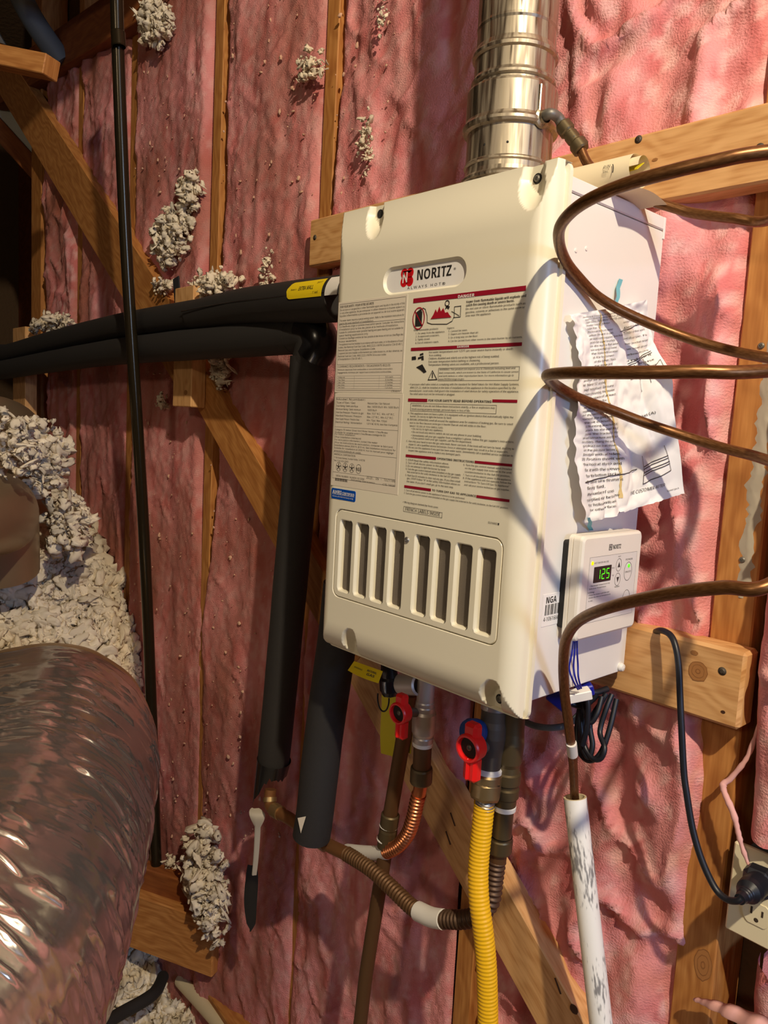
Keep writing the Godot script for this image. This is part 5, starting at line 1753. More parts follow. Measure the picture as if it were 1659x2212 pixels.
	for q in [Vector3(-0.2928, -0.1005, 0.1050), Vector3(-0.2998, -0.1515, 0.1020), Vector3(-0.3192, -0.2620, 0.0980), Vector3(-0.3326, -0.3387, 0.0950), Vector3(-0.3399, -0.4138, 0.0950), Vector3(-0.3512, -0.5008, 0.0950), Vector3(-0.3655, -0.6172, 0.0950), Vector3(-0.3728, -0.7088, 0.0950), Vector3(-0.3840, -0.8193, 0.0950)]:
		rpts.append(q - q0)
	obj("pipe", tube_of(rpts, 0.0118, 20), M.copper_brown, rp)
	var co := MB.new()
	co.lathe([Vector2(0.0125, -0.026), Vector2(0.0150, -0.024), Vector2(0.0150, 0.006), Vector2(0.0142, 0.010), Vector2(0.0150, 0.012), Vector2(0.0150, 0.034), Vector2(0.0125, 0.036)], along(Vector3(-0.3320, -0.3463, 0.0950) - q0, Vector3(0.12, 1, 0.02)), 20)
	obj("coupling", co, M.brass_dark, rp)
	var cw := MB.new()
	for q in [Vector3(-0.3309, -0.3325, 0.0950), Vector3(-0.3355, -0.3574, 0.0950)]:
		cw.lathe([Vector2(0.0148, -0.002), Vector2(0.0156, 0.0), Vector2(0.0148, 0.002)], along(q - q0, Vector3(0.12, 1, 0.02)), 20)
	part_label(obj("tape_wrap", cw, M.white_tape, rp), "white tape rings")
	# black cap with a loop, yellow tags
	var bc := thing("drain_cap", "black drain cap with a thin retaining loop under the heater", "cap", Vector3(-0.3003, -0.0812, 0.1400))
	var bm := MB.new()
	bm.lathe([Vector2(0.0001, -0.016), Vector2(0.0125, -0.015), Vector2(0.0155, -0.008), Vector2(0.0155, 0.010), Vector2(0.013, 0.014), Vector2(0.010, 0.05)], along(Vector3.ZERO, Vector3(-0.05, 1, 0.1)), 8)
	obj("cap", bm, M.black_tape, bc)
	var lp := []
	for k in 13:
		var an := PI * 1.12 * k / 12.0 + PI * 0.94
		lp.append(Vector3(cos(an) * 0.0125, sin(an) * 0.020 - 0.018, 0.012))
	obj("loop", tube_of(lp, 0.0012, 8), M.cord, bc)
	for q in [[Vector3(-0.3474, -0.1674, 0.0920), 0.028, 0.105, 0.06, "yellow hanging tag left of the dark red handle"], [Vector3(-0.3040, -0.1637, 0.0880), 0.015, 0.075, -0.03, "narrow yellow hanging tag behind the dark red handle"]]:
		var tg := thing("warning_tag", q[4], "tag", q[0], "")
		var tm := MB.new()
		var rows := PackedVector3Array()
		for j in 9:
			for k in 3:
				rows.append(Vector3((k - 1) * q[1] * 0.5, (j - 4) * q[2] / 8.0, 0.003 * sin(j * 0.7) + 0.002 * k).rotated(Vector3.BACK, q[3]).rotated(Vector3.UP, 0.4))
		tm.lattice(rows, 3)
		obj("card", tm, M.yellow_tag, tg)
		obj("string", tube_of([Vector3(0, q[2] * 0.48, 0), Vector3(0.002, q[2] * 0.5 + 0.02, 0.004), Vector3(0.001, q[2] * 0.5 + 0.045, 0.01)], 0.0008, 6), M.white_tape, tg)
	# bright yellow sticker tag under the left corner of the cover
	var yt := thing("yellow_label_tag", "yellow printed paper label hanging under the lower left edge of the heater", "tag")
	var ym := MB.new()
	var c := [Vector3(-0.3558, -0.0546, 0.1650), Vector3(-0.2907, -0.0524, 0.1650), Vector3(-0.2907, -0.0693, 0.1720), Vector3(-0.3617, -0.0696, 0.1720)]
	var yr := PackedVector3Array()
	for j in 6:
		for k in 9:
			var u := k / 8.0
			var v := j / 5.0
			yr.append((c[3].lerp(c[2], u)).lerp(c[0].lerp(c[1], u), v) + Vector3(0, 0, 0.004 * sin(u * 3.0) * (1.0 - v)))
	ym.lattice(yr, 9)
	obj("card", ym, M.yellow, yt)
	var yp := MB.new()
	var yw := func(q: Vector3) -> Vector3: return (c[3].lerp(c[2], q.x)).lerp(c[0].lerp(c[1], q.x), q.y) + Vector3(0, -0.0002, 0.0008 + 0.004 * sin(q.x * 3.0) * (1.0 - q.y))
	print_line(yp, "WARNING", 0.12, 0.42, 0.52, 0.12, Transform3D(), null, yw)
	print_line(yp, "NATURAL", 0.56, 0.86, 0.62, 0.16, Transform3D(), font_bold, yw)
	print_line(yp, "GAS", 0.60, 0.84, 0.32, 0.20, Transform3D(), font_bold, yw)
	obj("label_print", yp, M.ink_soft, yt)


# quarter turn handle: cupped hub, small top knob, long grip; it stands off the valve on a stem
func red_handle(parent: Node3D, hub: Vector3, stem_from: Vector3, s: float) -> void:
	var out := (hub - stem_from).normalized()
	var stem := MB.new()
	stem.tube(PackedVector3Array([stem_from, hub]), radii(0.008 * s), 14)
	obj("stem", stem, M.grey_metal, parent)
	var mb := MB.new()
	var fwd := (Vector3(0.05, -0.05, 1)).normalized()
	var f := along(hub, fwd)
	mb.lathe([Vector2(0.0001, -0.010 * s), Vector2(0.015 * s, -0.010 * s), Vector2(0.0185 * s, -0.006 * s), Vector2(0.0190 * s, 0.010 * s), Vector2(0.0175 * s, 0.0125 * s), Vector2(0.0150 * s, 0.0125 * s), Vector2(0.0140 * s, 0.006 * s), Vector2(0.0001, 0.004 * s)], f, 28)
	# knob above and grip below, tapered
	for q in [[Vector3(0, 0.022, 0.001), Vector3(0.021, 0.020, 0.017)], [Vector3(0.001, -0.029, -0.001), Vector3(0.023, 0.034, 0.016)], [Vector3(0.0, -0.029, 0.008), Vector3(0.006, 0.030, 0.006)]]:
		mb.box(q[1] * s, Transform3D(Basis(), hub + q[0] * s), 0.004 * s)
	obj("handle", mb, M.red_handle, parent)
	var cup := MB.new()
	cup.lathe([Vector2(0.0150 * s, 0.0), Vector2(0.0001, 0.0)], along(hub + fwd * 0.0062 * s, fwd), 24)
	var c := obj("cup", cup, M.gap, parent)
	screw_head(along(hub + fwd * 0.0066 * s, fwd), 0.0042 * s, M.grey_metal, c)


func cords() -> void:
	var t := thing("power_cord", "black power cord looping over the lower board down to the outlet", "cord")
	obj("cable", tube_of([Vector3(-0.0013, 0.0265, -0.0550), Vector3(0.0088, 0.0422, -0.0450), Vector3(0.0276, 0.0556, -0.0200), Vector3(0.0469, 0.0656, 0.0000), Vector3(0.0649, 0.0657, 0.0120), Vector3(0.0757, 0.0557, 0.0180), Vector3(0.0841, 0.0340, 0.0220), Vector3(0.0915, -0.0011, 0.0260), Vector3(0.0988, -0.0359, 0.0300), Vector3(0.1092, -0.0885, 0.0340), Vector3(0.1162, -0.1133, 0.0360), Vector3(0.1287, -0.1525, 0.0380), Vector3(0.1443, -0.1843, 0.0400), Vector3(0.1632, -0.2084, 0.0420), Vector3(0.1783, -0.2142, 0.0440), Vector3(0.1908, -0.2091, 0.0460), Vector3(0.1946, -0.2045, 0.0440)], 0.0040, 14, 10), M.cord, t)
	var pl := MB.new()
	var a: Vector3 = Vector3(0.1928, -0.2072, 0.0440)
	var b: Vector3 = Vector3(0.1933, -0.2066, -0.0060)
	var f := along(a, b - a)
	var l := a.distance_to(b)
	pl.lathe([Vector2(0.0001, 0), Vector2(0.0062, 0.0), Vector2(0.0072, 0.008), Vector2(0.0090, l * 0.35), Vector2(0.0140, l * 0.45), Vector2(0.0150, l * 0.6), Vector2(0.0150, l * 0.98), Vector2(0.0001, l)], f, 20)
	pl.box(Vector3(0.030, 0.036, 0.026), Transform3D(Basis.from_euler(Vector3(0, 0.1, 0)), Vector3(0.1901, -0.2088, -0.0120)), 0.006)
	for k in 5:
		pl.lathe([Vector2(0.0074 + 0.0006 * k, 0.008 + 0.004 * k), Vector2(0.0084 + 0.0006 * k, 0.0095 + 0.004 * k), Vector2(0.0076 + 0.0006 * k, 0.0115 + 0.004 * k)], f, 20)
	obj("plug", pl, M.cord, t)
	# bundle under the heater
	var bt := thing("coiled_cord", "bundle of coiled black cord hanging under the right corner of the heater", "cord")
	for q in [[Vector3(-0.0382, -0.0321, 0.0300), Vector3(-0.0398, -0.0573, 0.0350), Vector3(-0.0379, -0.0879, 0.0400), Vector3(-0.0296, -0.1095, 0.0450), Vector3(-0.0143, -0.1161, 0.0500), Vector3(-0.0015, -0.1107, 0.0500), Vector3(0.0055, -0.0956, 0.0450), Vector3(0.0075, -0.0673, 0.0350), Vector3(0.0046, -0.0338, 0.0200)], [Vector3(-0.0336, -0.0330, 0.0500), Vector3(-0.0273, -0.0691, 0.0500), Vector3(-0.0176, -0.0971, 0.0520), Vector3(-0.0021, -0.1083, 0.0550), Vector3(0.0092, -0.1044, 0.0540), Vector3(0.0108, -0.0905, 0.0500), Vector3(-0.0036, -0.0761, 0.0400), Vector3(-0.0031, -0.0467, 0.0300), Vector3(-0.0026, -0.0297, 0.0200)], [Vector3(-0.0266, -0.0266, 0.0400), Vector3(-0.0261, -0.0571, 0.0450), Vector3(-0.0235, -0.0933, 0.0500), Vector3(-0.0095, -0.1101, 0.0540), Vector3(-0.0067, -0.0937, 0.0500), Vector3(-0.0160, -0.0665, 0.0450), Vector3(-0.0077, -0.0376, 0.0350), Vector3(-0.0050, -0.0271, 0.0300)], [Vector3(-0.0253, -0.0263, 0.0550), Vector3(-0.0199, -0.0464, 0.0560), Vector3(-0.0094, -0.0618, 0.0560), Vector3(-0.0041, -0.0489, 0.0500), Vector3(-0.0054, -0.0296, 0.0400)], [Vector3(-0.0204, -0.0145, 0.0600), Vector3(-0.0127, -0.0370, 0.0600), Vector3(-0.0111, -0.0677, 0.0600), Vector3(-0.0155, -0.0943, 0.0600)]]:
		obj("strand", tube_of(q, 0.0036, 10), M.cord, bt)
	for q in [[Vector3(-0.0258, -0.0256, 0.0500), Vector3(-0.0160, -0.0272, 0.0400), Vector3(-0.0100, -0.0244, 0.0200)], [Vector3(-0.0432, -0.0348, 0.0800), Vector3(-0.0366, -0.0445, 0.0600), Vector3(-0.0239, -0.0452, 0.0500), Vector3(-0.0124, -0.0286, 0.0400)]]:
		obj("strand", tube_of(q, 0.0042, 10), M.cord, bt)
	var gw := thing("grey_cable", "dark grey cable sagging behind the lower right corner of the heater", "cord")
	obj("cable", tube_of([Vector3(-0.1503, -0.1041, 0.0300), Vector3(-0.1321, -0.1123, 0.0200), Vector3(-0.1152, -0.1133, 0.0150), Vector3(-0.0951, -0.1091, 0.0100), Vector3(-0.0792, -0.1020, 0.0000), Vector3(-0.0651, -0.0842, -0.0050)], 0.0048, 12), M.grey_pipe, gw)


func outlet() -> void:
	var t := thing("wall_outlet", "cream duplex outlet plate fixed to the side of the right stud", "outlet", Vector3(0.1665, -0.2428, -0.0300))
	var o := t.position
	var x0: float = 0.1519 - o.x
	var x1 := x0 + 0.072
	var y0: float = -0.2970 - o.y
	var y1 := y0 + 0.116
	var mb := MB.new()
	mb.prism(rounded(x0, y0, x1, y1, 0.003, 4), -0.006, 0.0, Transform3D(), 0.0022)
	obj("cover_plate", mb, M.outlet, t)
	var bx := MB.new()
	bx.box(Vector3(0.058, 0.096, 0.050), Transform3D(Basis(), Vector3((x0 + x1) * 0.5 + 0.002, (y0 + y1) * 0.5, -0.031)), 0.002)
	obj("box", bx, M.grey_pipe, t)
	var cx := (x0 + x1) * 0.5
	for k in 2:
		var cy := (y0 + y1) * 0.5 + (0.0195 if k == 0 else -0.0195)
		var rc := MB.new()
		var pts := PackedVector2Array()
		for q in 32:
			var an := TAU * q / 32
			pts.append(Vector2(cx + cos(an) * 0.0170, cy + clampf(sin(an) * 0.0170, -0.0140, 0.0140)))
		rc.prism(pts, -0.002, 0.0014, Transform3D(), 0.0004)
		var r := obj("receptacle", rc, M.outlet, t)
		var sl := MB.new()
		sl.box(Vector3(0.0024, 0.0090, 0.0004), Transform3D(Basis(), Vector3(cx - 0.0064, cy + 0.003, 0.0016)), 0.0001)
		sl.box(Vector3(0.0024, 0.0075, 0.0004), Transform3D(Basis(), Vector3(cx + 0.0064, cy + 0.003, 0.0016)), 0.0001)
		sl.lathe([Vector2(0.0028, 0), Vector2(0.0001, 0.0002)], along(Vector3(cx, cy - 0.0075, 0.0015), Vector3.BACK), 14)
		obj("slots", sl, M.hole, r)
	screw_head(along(Vector3(cx, (y0 + y1) * 0.5, 0.0002), Vector3.BACK), 0.003, M.outlet, t)


# ------------------------------------------------------------------ the setting
func slab(called: String, size: Vector3, pos: Vector3, m: Material, turn := Vector3.ZERO) -> MeshInstance3D:
	var mb := MB.new()
	mb.box(size, Transform3D(Basis.from_euler(turn), pos), 0.002)
	return struct(called, mb, m)


func room() -> void:
	slab("wall_back", Vector3(6.0, 4.2, 0.06), Vector3(0.53, 0.6, -0.170), M.sheathing)
	slab("wall_alcove", Vector3(2.4, 4.2, 0.06), Vector3(-3.4, 0.6, -0.62), M.alcove)
	slab("wall_alcove_side", Vector3(0.06, 4.2, 0.45), Vector3(-2.43, 0.6, -0.40), M.alcove)
	slab("wall_left", Vector3(0.06, 4.2, 4.8), Vector3(-4.4, 0.6, 1.05), M.roofwood)
	# right wall with an opening for the window
	slab("wall_right", Vector3(0.06, 4.2, 0.6), Vector3(3.5, 0.6, 0.1), M.floorwood)
	slab("wall_right_far", Vector3(0.06, 4.2, 2.2), Vector3(3.5, 0.6, 2.3), M.floorwood)
	slab("wall_right_low", Vector3(0.06, 1.8, 0.8), Vector3(3.5, -0.6, 0.8), M.floorwood)
	slab("wall_right_high", Vector3(0.06, 1.6, 0.8), Vector3(3.5, 1.9, 0.8), M.floorwood)
	slab("wall_front", Vector3(8.2, 4.2, 0.06), Vector3(-0.45, 0.6, 3.4), M.floorwood)
	slab("floor", Vector3(8.0, 0.10, 4.9), Vector3(-0.45, -1.50, 1.05), M.floorwood)
	slab("ceiling_left", Vector3(5.0, 0.08, 4.9), Vector3(-2.25, 2.35, 1.05), M.roofwood, Vector3(0, 0, 0.20))
	slab("ceiling_right", Vector3(3.6, 0.08, 4.9), Vector3(1.75, 2.75, 1.05), M.roofwood, Vector3(0, 0, -0.10))
	var win := MB.new()
	win.box(Vector3(0.02, 0.8, 0.8), Transform3D(Basis(), WINDOW), 0.002)
	var w := struct("window_1", win, M.daylight)
	var fr := MB.new()
	for q in [[Vector3(0.08, 0.05, 0.86), Vector3(0, 0.42, 0)], [Vector3(0.08, 0.05, 0.86), Vector3(0, -0.42, 0)], [Vector3(0.08, 0.86, 0.05), Vector3(0, 0, 0.42)], [Vector3(0.08, 0.86, 0.05), Vector3(0, 0, -0.42)]]:
		fr.box(q[0], Transform3D(Basis(), WINDOW + q[1]), 0.004)
	obj("window_frame", fr, M.pine, w)


func framing() -> void:
	# studs
	var labs := {
		-2.410: "leftmost upright stud beyond the far end of the pink batts",
		-2.020: "stud hidden behind the leaning brace at the far left",
		-1.640: "stud behind the black iron pipe",
		-1.186: "yellowish stud showing between the batts left of the two black foam pipes",
		-0.757: "narrow strip of stud between batts left of the flue pipe",
		-0.272: "stud behind the middle of the heater, showing again under it",
		0.119: "wide lit stud right of the heater that carries the board ends and the outlet"}
	for x in labs:
		var w := 0.038
		var xx: float = x
		if x == -2.410:
			w = 0.10
			xx = -2.425
		if x == 0.119:
			w = 0.052
			xx = 0.113
		var t := obj("stud", timber(Vector3(xx, -1.45, -0.048), Vector3(xx, 2.05, -0.048), w, 0.088), M.stud)
		tag(t, labs[x], "wall stud", "wall studs")
		if x == 0.119:
			knot(t, Vector3(0.124, -0.372, -0.0480), Vector2(0.012, 0.022))
			for q in [Vector3(0.118, 0.165, -0.0478), Vector3(0.113, 0.425, -0.0478)]:
				screw_head(along(q, Vector3.BACK), 0.004, M.grey_metal, t)
			# smear of old mastic down the face
			var mm := MB.new()
			var rows := PackedVector3Array()
			for j in 60:
				var y := 0.46 - j * 0.0058
				var c := 0.128 - 0.006 * float(j) / 60 + 0.004 * noise.get_noise_2d(y * 600, 1.0)
				var h := 0.009 + 0.005 * fine.get_noise_2d(y * 1900, 7.0)
				if j < 4 or j > 56:
					h *= 0.4
				for k in 7:
					var u := k / 6.0
					rows.append(Vector3(c - h + 2.0 * h * u, y, -0.0482 + 0.0022 * sin(PI * u) * (0.6 + 0.5 * noise.get_noise_2d(y * 700, u * 90))))
			mm.lattice(rows, 7)
			for k in mm.i.size() / 3:
				var a := mm.i[k * 3 + 1]
				mm.i[k * 3 + 1] = mm.i[k * 3 + 2]
				mm.i[k * 3 + 2] = a
			for k in mm.n.size():
				mm.n[k] = -mm.n[k]
			part_label(obj("mastic_smear", mm, M.mastic, t), "smear of grey sealant")
	# the two boards that carry the heater
	var ub := obj("mounting_board", timber(Vector3(-0.753, 0.649, -0.010), Vector3(0.62, 0.649, -0.010), 0.089, 0.038, 0.003), M.pine)
	tag(ub, "upper wooden board behind the flue and the top of the heater", "board", "")
	var lb := obj("mounting_board", timber(Vector3(-0.33, 0.0125, -0.010), Vector3(0.150, 0.0125, -0.010), 0.096, 0.038, 0.004), M.pine)
	tag(lb, "lower wooden board with a big knot behind the bottom right of the heater", "board", "")
	knot(lb, Vector3(0.0946, 0.0235, -0.0098), Vector2(0.0125, 0.0130))
	knot(lb, Vector3(0.0876, 0.0454, -0.0098), Vector2(0.005, 0.003))
	knot(lb, Vector3(0.1301, -0.0176, -0.0098), Vector2(0.0028, 0.002), true)
	knot(ub, Vector3(-0.0270, 0.6576, -0.0098), Vector2(0.004, 0.002))
	for q in [[lb, Vector3(0.1238, 0.0317, -0.0098)], [ub, Vector3(0.1030, 0.6442, -0.0098)], [ub, Vector3(-0.0531, 0.6880, -0.0098)], [ub, Vector3(-0.7355, 0.6583, -0.0098)]]:
		screw_head(along(q[1], Vector3.BACK).scaled_local(Vector3(1, 0.3, 1)), 0.0052, M.grimy, q[0])
	# braces
	var b1 := obj("brace", timber(Vector3(-2.75, 1.560, -0.010), Vector3(-1.215, 0.408, -0.010), 0.145, 0.038), M.stud)
	tag(b1, "long sloping brace at the upper left behind the black iron pipe", "brace", "")
	var b2 := obj("brace", timber(Vector3(-1.235, 0.425, -0.010), Vector3(-0.55, -0.137, -0.010), 0.090, 0.038), M.stud)
	tag(b2, "sloping brace running down from the wooden block to the black foam pipe", "brace", "")
	var b3 := obj("brace", timber(Vector3(-0.55, -0.137, -0.0105), Vector3(0.12, -0.705, -0.0105), 0.092, 0.038), M.pine)
	tag(b3, "sloping brace under the heater behind the yellow hose", "brace", "")
	knot(b3, Vector3(-0.0345, -0.5174, -0.0100), Vector2(0.007, 0.007), true)
	for q in [Vector3(-0.2877, -0.3375, -0.0100), Vector3(-0.2950, -0.3734, -0.0100), Vector3(-0.0642, -0.4994, -0.0100)]:
		var sp := MB.new()
		sp.box(Vector3(0.022, 0.003, 0.0008), Transform3D(Basis(Vector3.BACK, -1.0), q), 0.0002)
		obj("split", sp, M.knot_dark, b3)
	# cleats behind the foam pipes
	var c1 := obj("pipe_block", timber(Vector3(-1.183, 0.322, 0.0285), Vector3(-1.183, 0.600, 0.0285), 0.090, 0.038, 0.002), M.pine)
	tag(c1, "short upright wooden block behind the two black foam pipes in the left middle", "block", "")
	knot(c1, Vector3(-1.1630, 0.3553, 0.0290), Vector2(0.008, 0.006))
	var strap := MB.new()
	strap.box(Vector3(0.030, 0.085, 0.003), Transform3D(Basis(Vector3.BACK, 0.2), Vector3(-1.2326, 0.5868, 0.0200)), 0.001)
	part_label(obj("strap", strap, M.paper_black, c1), "black pipe strap")
	var c2 := obj("pipe_block", timber(Vector3(-2.36, 0.25, 0.030), Vector3(-2.36, 0.570, 0.030), 0.130, 0.040, 0.002), M.pine)
	tag(c2, "wooden block at the far left end of the black foam pipes", "block", "")
	# unseen beam, added above the view only to shade the upper left corner
	var tb := MB.new()
	tb.box(Vector3(0.05, 0.30, 1.6), Transform3D(Basis(), Vector3(-0.9, 1.60, 0.72)), 0.003)
	tag(obj("beam", tb, M.old_wood), "unseen beam added above the view to shade the upper left corner", "beam", "")
	# header and loose timbers in the dark upper left corner
	var hd := obj("header", timber(Vector3(-2.80, 1.475, -0.012), Vector3(-1.50, 1.372, -0.012), 0.120, 0.050), M.old_wood)
	tag(hd, "dark header timber along the top of the far left batts", "beam", "")
	var a: Vector3 = Vector3(-1.6546, 1.1457, 0.3543)
	var b: Vector3 = Vector3(-1.4550, 1.0911, 0.2365)
	var mb := MB.new()
	var xx := (b - a).normalized()
	mb.box(Vector3(a.distance_to(b), 0.045, 0.05), at((a + b) * 0.5, xx, Vector3.UP), 0.002)
	tag(obj("beam", mb, M.stud), "short beam end with a lit orange top edge at the top left", "beam", "")
	mb = MB.new()
	a = Vector3(-1.9243, 1.3202, 0.2607)
	b = Vector3(-1.5635, 1.2735, 0.0265)
	mb.box(Vector3(a.distance_to(b), 0.05, 0.05), at((a + b) * 0.5 + Vector3(0, 0.16, 0), (b - a).normalized(), Vector3.UP), 0.002)
	tag(obj("beam", mb, M.old_wood), "dark rafter crossing the top left corner", "beam", "")
	var gp := obj("vent_pipe", tube_of([Vector3(-2.1199, 1.5857, 0.1308), Vector3(-2.1124, 1.4771, 0.0670), Vector3(-2.0884, 1.3710, -0.0152)], 0.034, 20), M.grey_pipe)
	tag(gp, "dim grey pipe in the dark upper left corner", "pipe", "")
	for q in [[Vector3(-2.8812, 1.5081, 0.0038), Vector3(-2.6519, 1.2083, -0.1936), 0.054, M.pale_board, "pale grey board sloping behind the far left stud"], [Vector3(-2.8472, 1.4090, 0.0135), Vector3(-2.6198, 1.1148, -0.1828), 0.066, M.old_wood, "brown board sloping below the pale grey one at the far left"], [Vector3(-2.9050, 1.7237, -0.0365), Vector3(-2.7731, 1.4766, -0.1375), 0.055, M.pale_board, "narrow pale board end between the beams at the top left"]]:
		mb = MB.new()
		a = q[0]
		b = q[1]
		mb.box(Vector3(a.distance_to(b), q[2], 0.03), at((a + b) * 0.5, (b - a).normalized(), Vector3(0.426, 0.695, -0.579)), 0.002)
		tag(obj("sloping_board", mb, q[3]), q[4], "board", "")
	# loose joist at the bottom left
	var dir := Vector3(0.90, 0, -0.43).normalized()
	var e := Vector3(-1.035, -1.005, -0.012)
	mb = MB.new()
	mb.box(Vector3(0.75, 0.150, 0.038), at(e - dir * 0.375 - Vector3(0.43, 0, 0.9) * 0.019, dir, Vector3.UP), 0.003)
	var jo := obj("joist", mb, M.stud)
	tag(jo, "orange lit plank at the lower left below the iron pipe", "plank", "")
	mb = MB.new()
	mb.box(Vector3(0.62, 0.085, 0.038), at(e - dir * 0.36 + Vector3(0.0, 0.092, -0.052), dir, Vector3.UP), 0.003)
	tag(obj("joist", mb, M.old_wood), "weathered cracked plank resting on the orange one at the lower left", "plank", "")
	mb = MB.new()
	mb.box(Vector3(0.50, 0.06, 0.05), at(Vector3(-1.0409, -1.1858, -0.0487), (Vector3(-0.8678, -1.1533, -0.0192) - Vector3(-1.2031, -1.2283, -0.0885)).normalized(), Vector3.UP), 0.003)
	tag(obj("sole_plate", mb, M.stud), "bottom plate timber beside the cream pipe at the bottom left", "plank", "")
	var pp := obj("floor_pipe", tube_of([Vector3(-1.2442, -1.2290, -0.0439), Vector3(-1.0982, -1.1995, -0.0289), Vector3(-0.8823, -1.1545, -0.0032)], 0.019, 18), M.pvc_cream)
	tag(pp, "cream plastic pipe lying on the floor at the bottom left", "pipe", "")
	var cb := obj("floor_cable", tube_of([Vector3(-1.0813, -1.1012, 0.2774), Vector3(-1.1250, -1.1334, 0.1817), Vector3(-1.1638, -1.1580, 0.0796), Vector3(-1.2369, -1.1853, 0.0149)], 0.0155, 14), M.rubber)
	tag(cb, "thick black cable across the loose insulation at the bottom left", "cable", "")
	# vertical iron pipe
	var ip := thing("iron_pipe", "thin black iron pipe standing upright in front of the left batts", "pipe")
	obj("pipe", tube_of([Vector3(-1.1561, 1.2541, 0.2120), Vector3(-1.1925, 1.1664, 0.1950), Vector3(-1.2287, 0.9023, 0.1650), Vector3(-1.2517, 0.6099, 0.1350), Vector3(-1.2535, 0.0701, 0.0880), Vector3(-1.2472, -0.3998, 0.0600), Vector3(-1.2568, -0.8874, 0.0300), Vector3(-1.2556, -1.0742, 0.0200)], 0.0136, 20), M.black_iron, ip)
	var cp := MB.new()
	cp.lathe([Vector2(0.0136, -0.03), Vector2(0.0152, -0.028), Vector2(0.0152, 0.0), Vector2(0.0136, 0.002)], along(Vector3(-1.1950, 1.1045, 0.1900), Vector3(-0.1, 1, 0.05)), 20)
	obj("collar", cp, M.black_iron, ip)


func knot(parent: Node, p: Vector3, r: Vector2, dark := false) -> void:
	for q in [[1.0, 1], [0.93, 0], [0.66, 1], [0.60, 0], [0.26, 1], [0.16, 0]]:
		var pts := PackedVector2Array()
		for j in 22:
			var an := TAU * j / 22
			pts.append(Vector2(cos(an) * r.x, sin(an) * r.y) * q[0] * (1.0 + 0.10 * noise.get_noise_2d(cos(an) * 40 + p.x * 900, sin(an) * 40 + q[0] * 20)))
		var mb := MB.new()
		mb.poly(pts, Transform3D(Basis(), p + Vector3(0, 0, 0.0003 + 0.0001 * (1.0 - q[0]) * 4.0)))
		obj("knot_ring", mb, M.knot_dark if dark else (M.knot_line if q[1] else M.knot), parent)


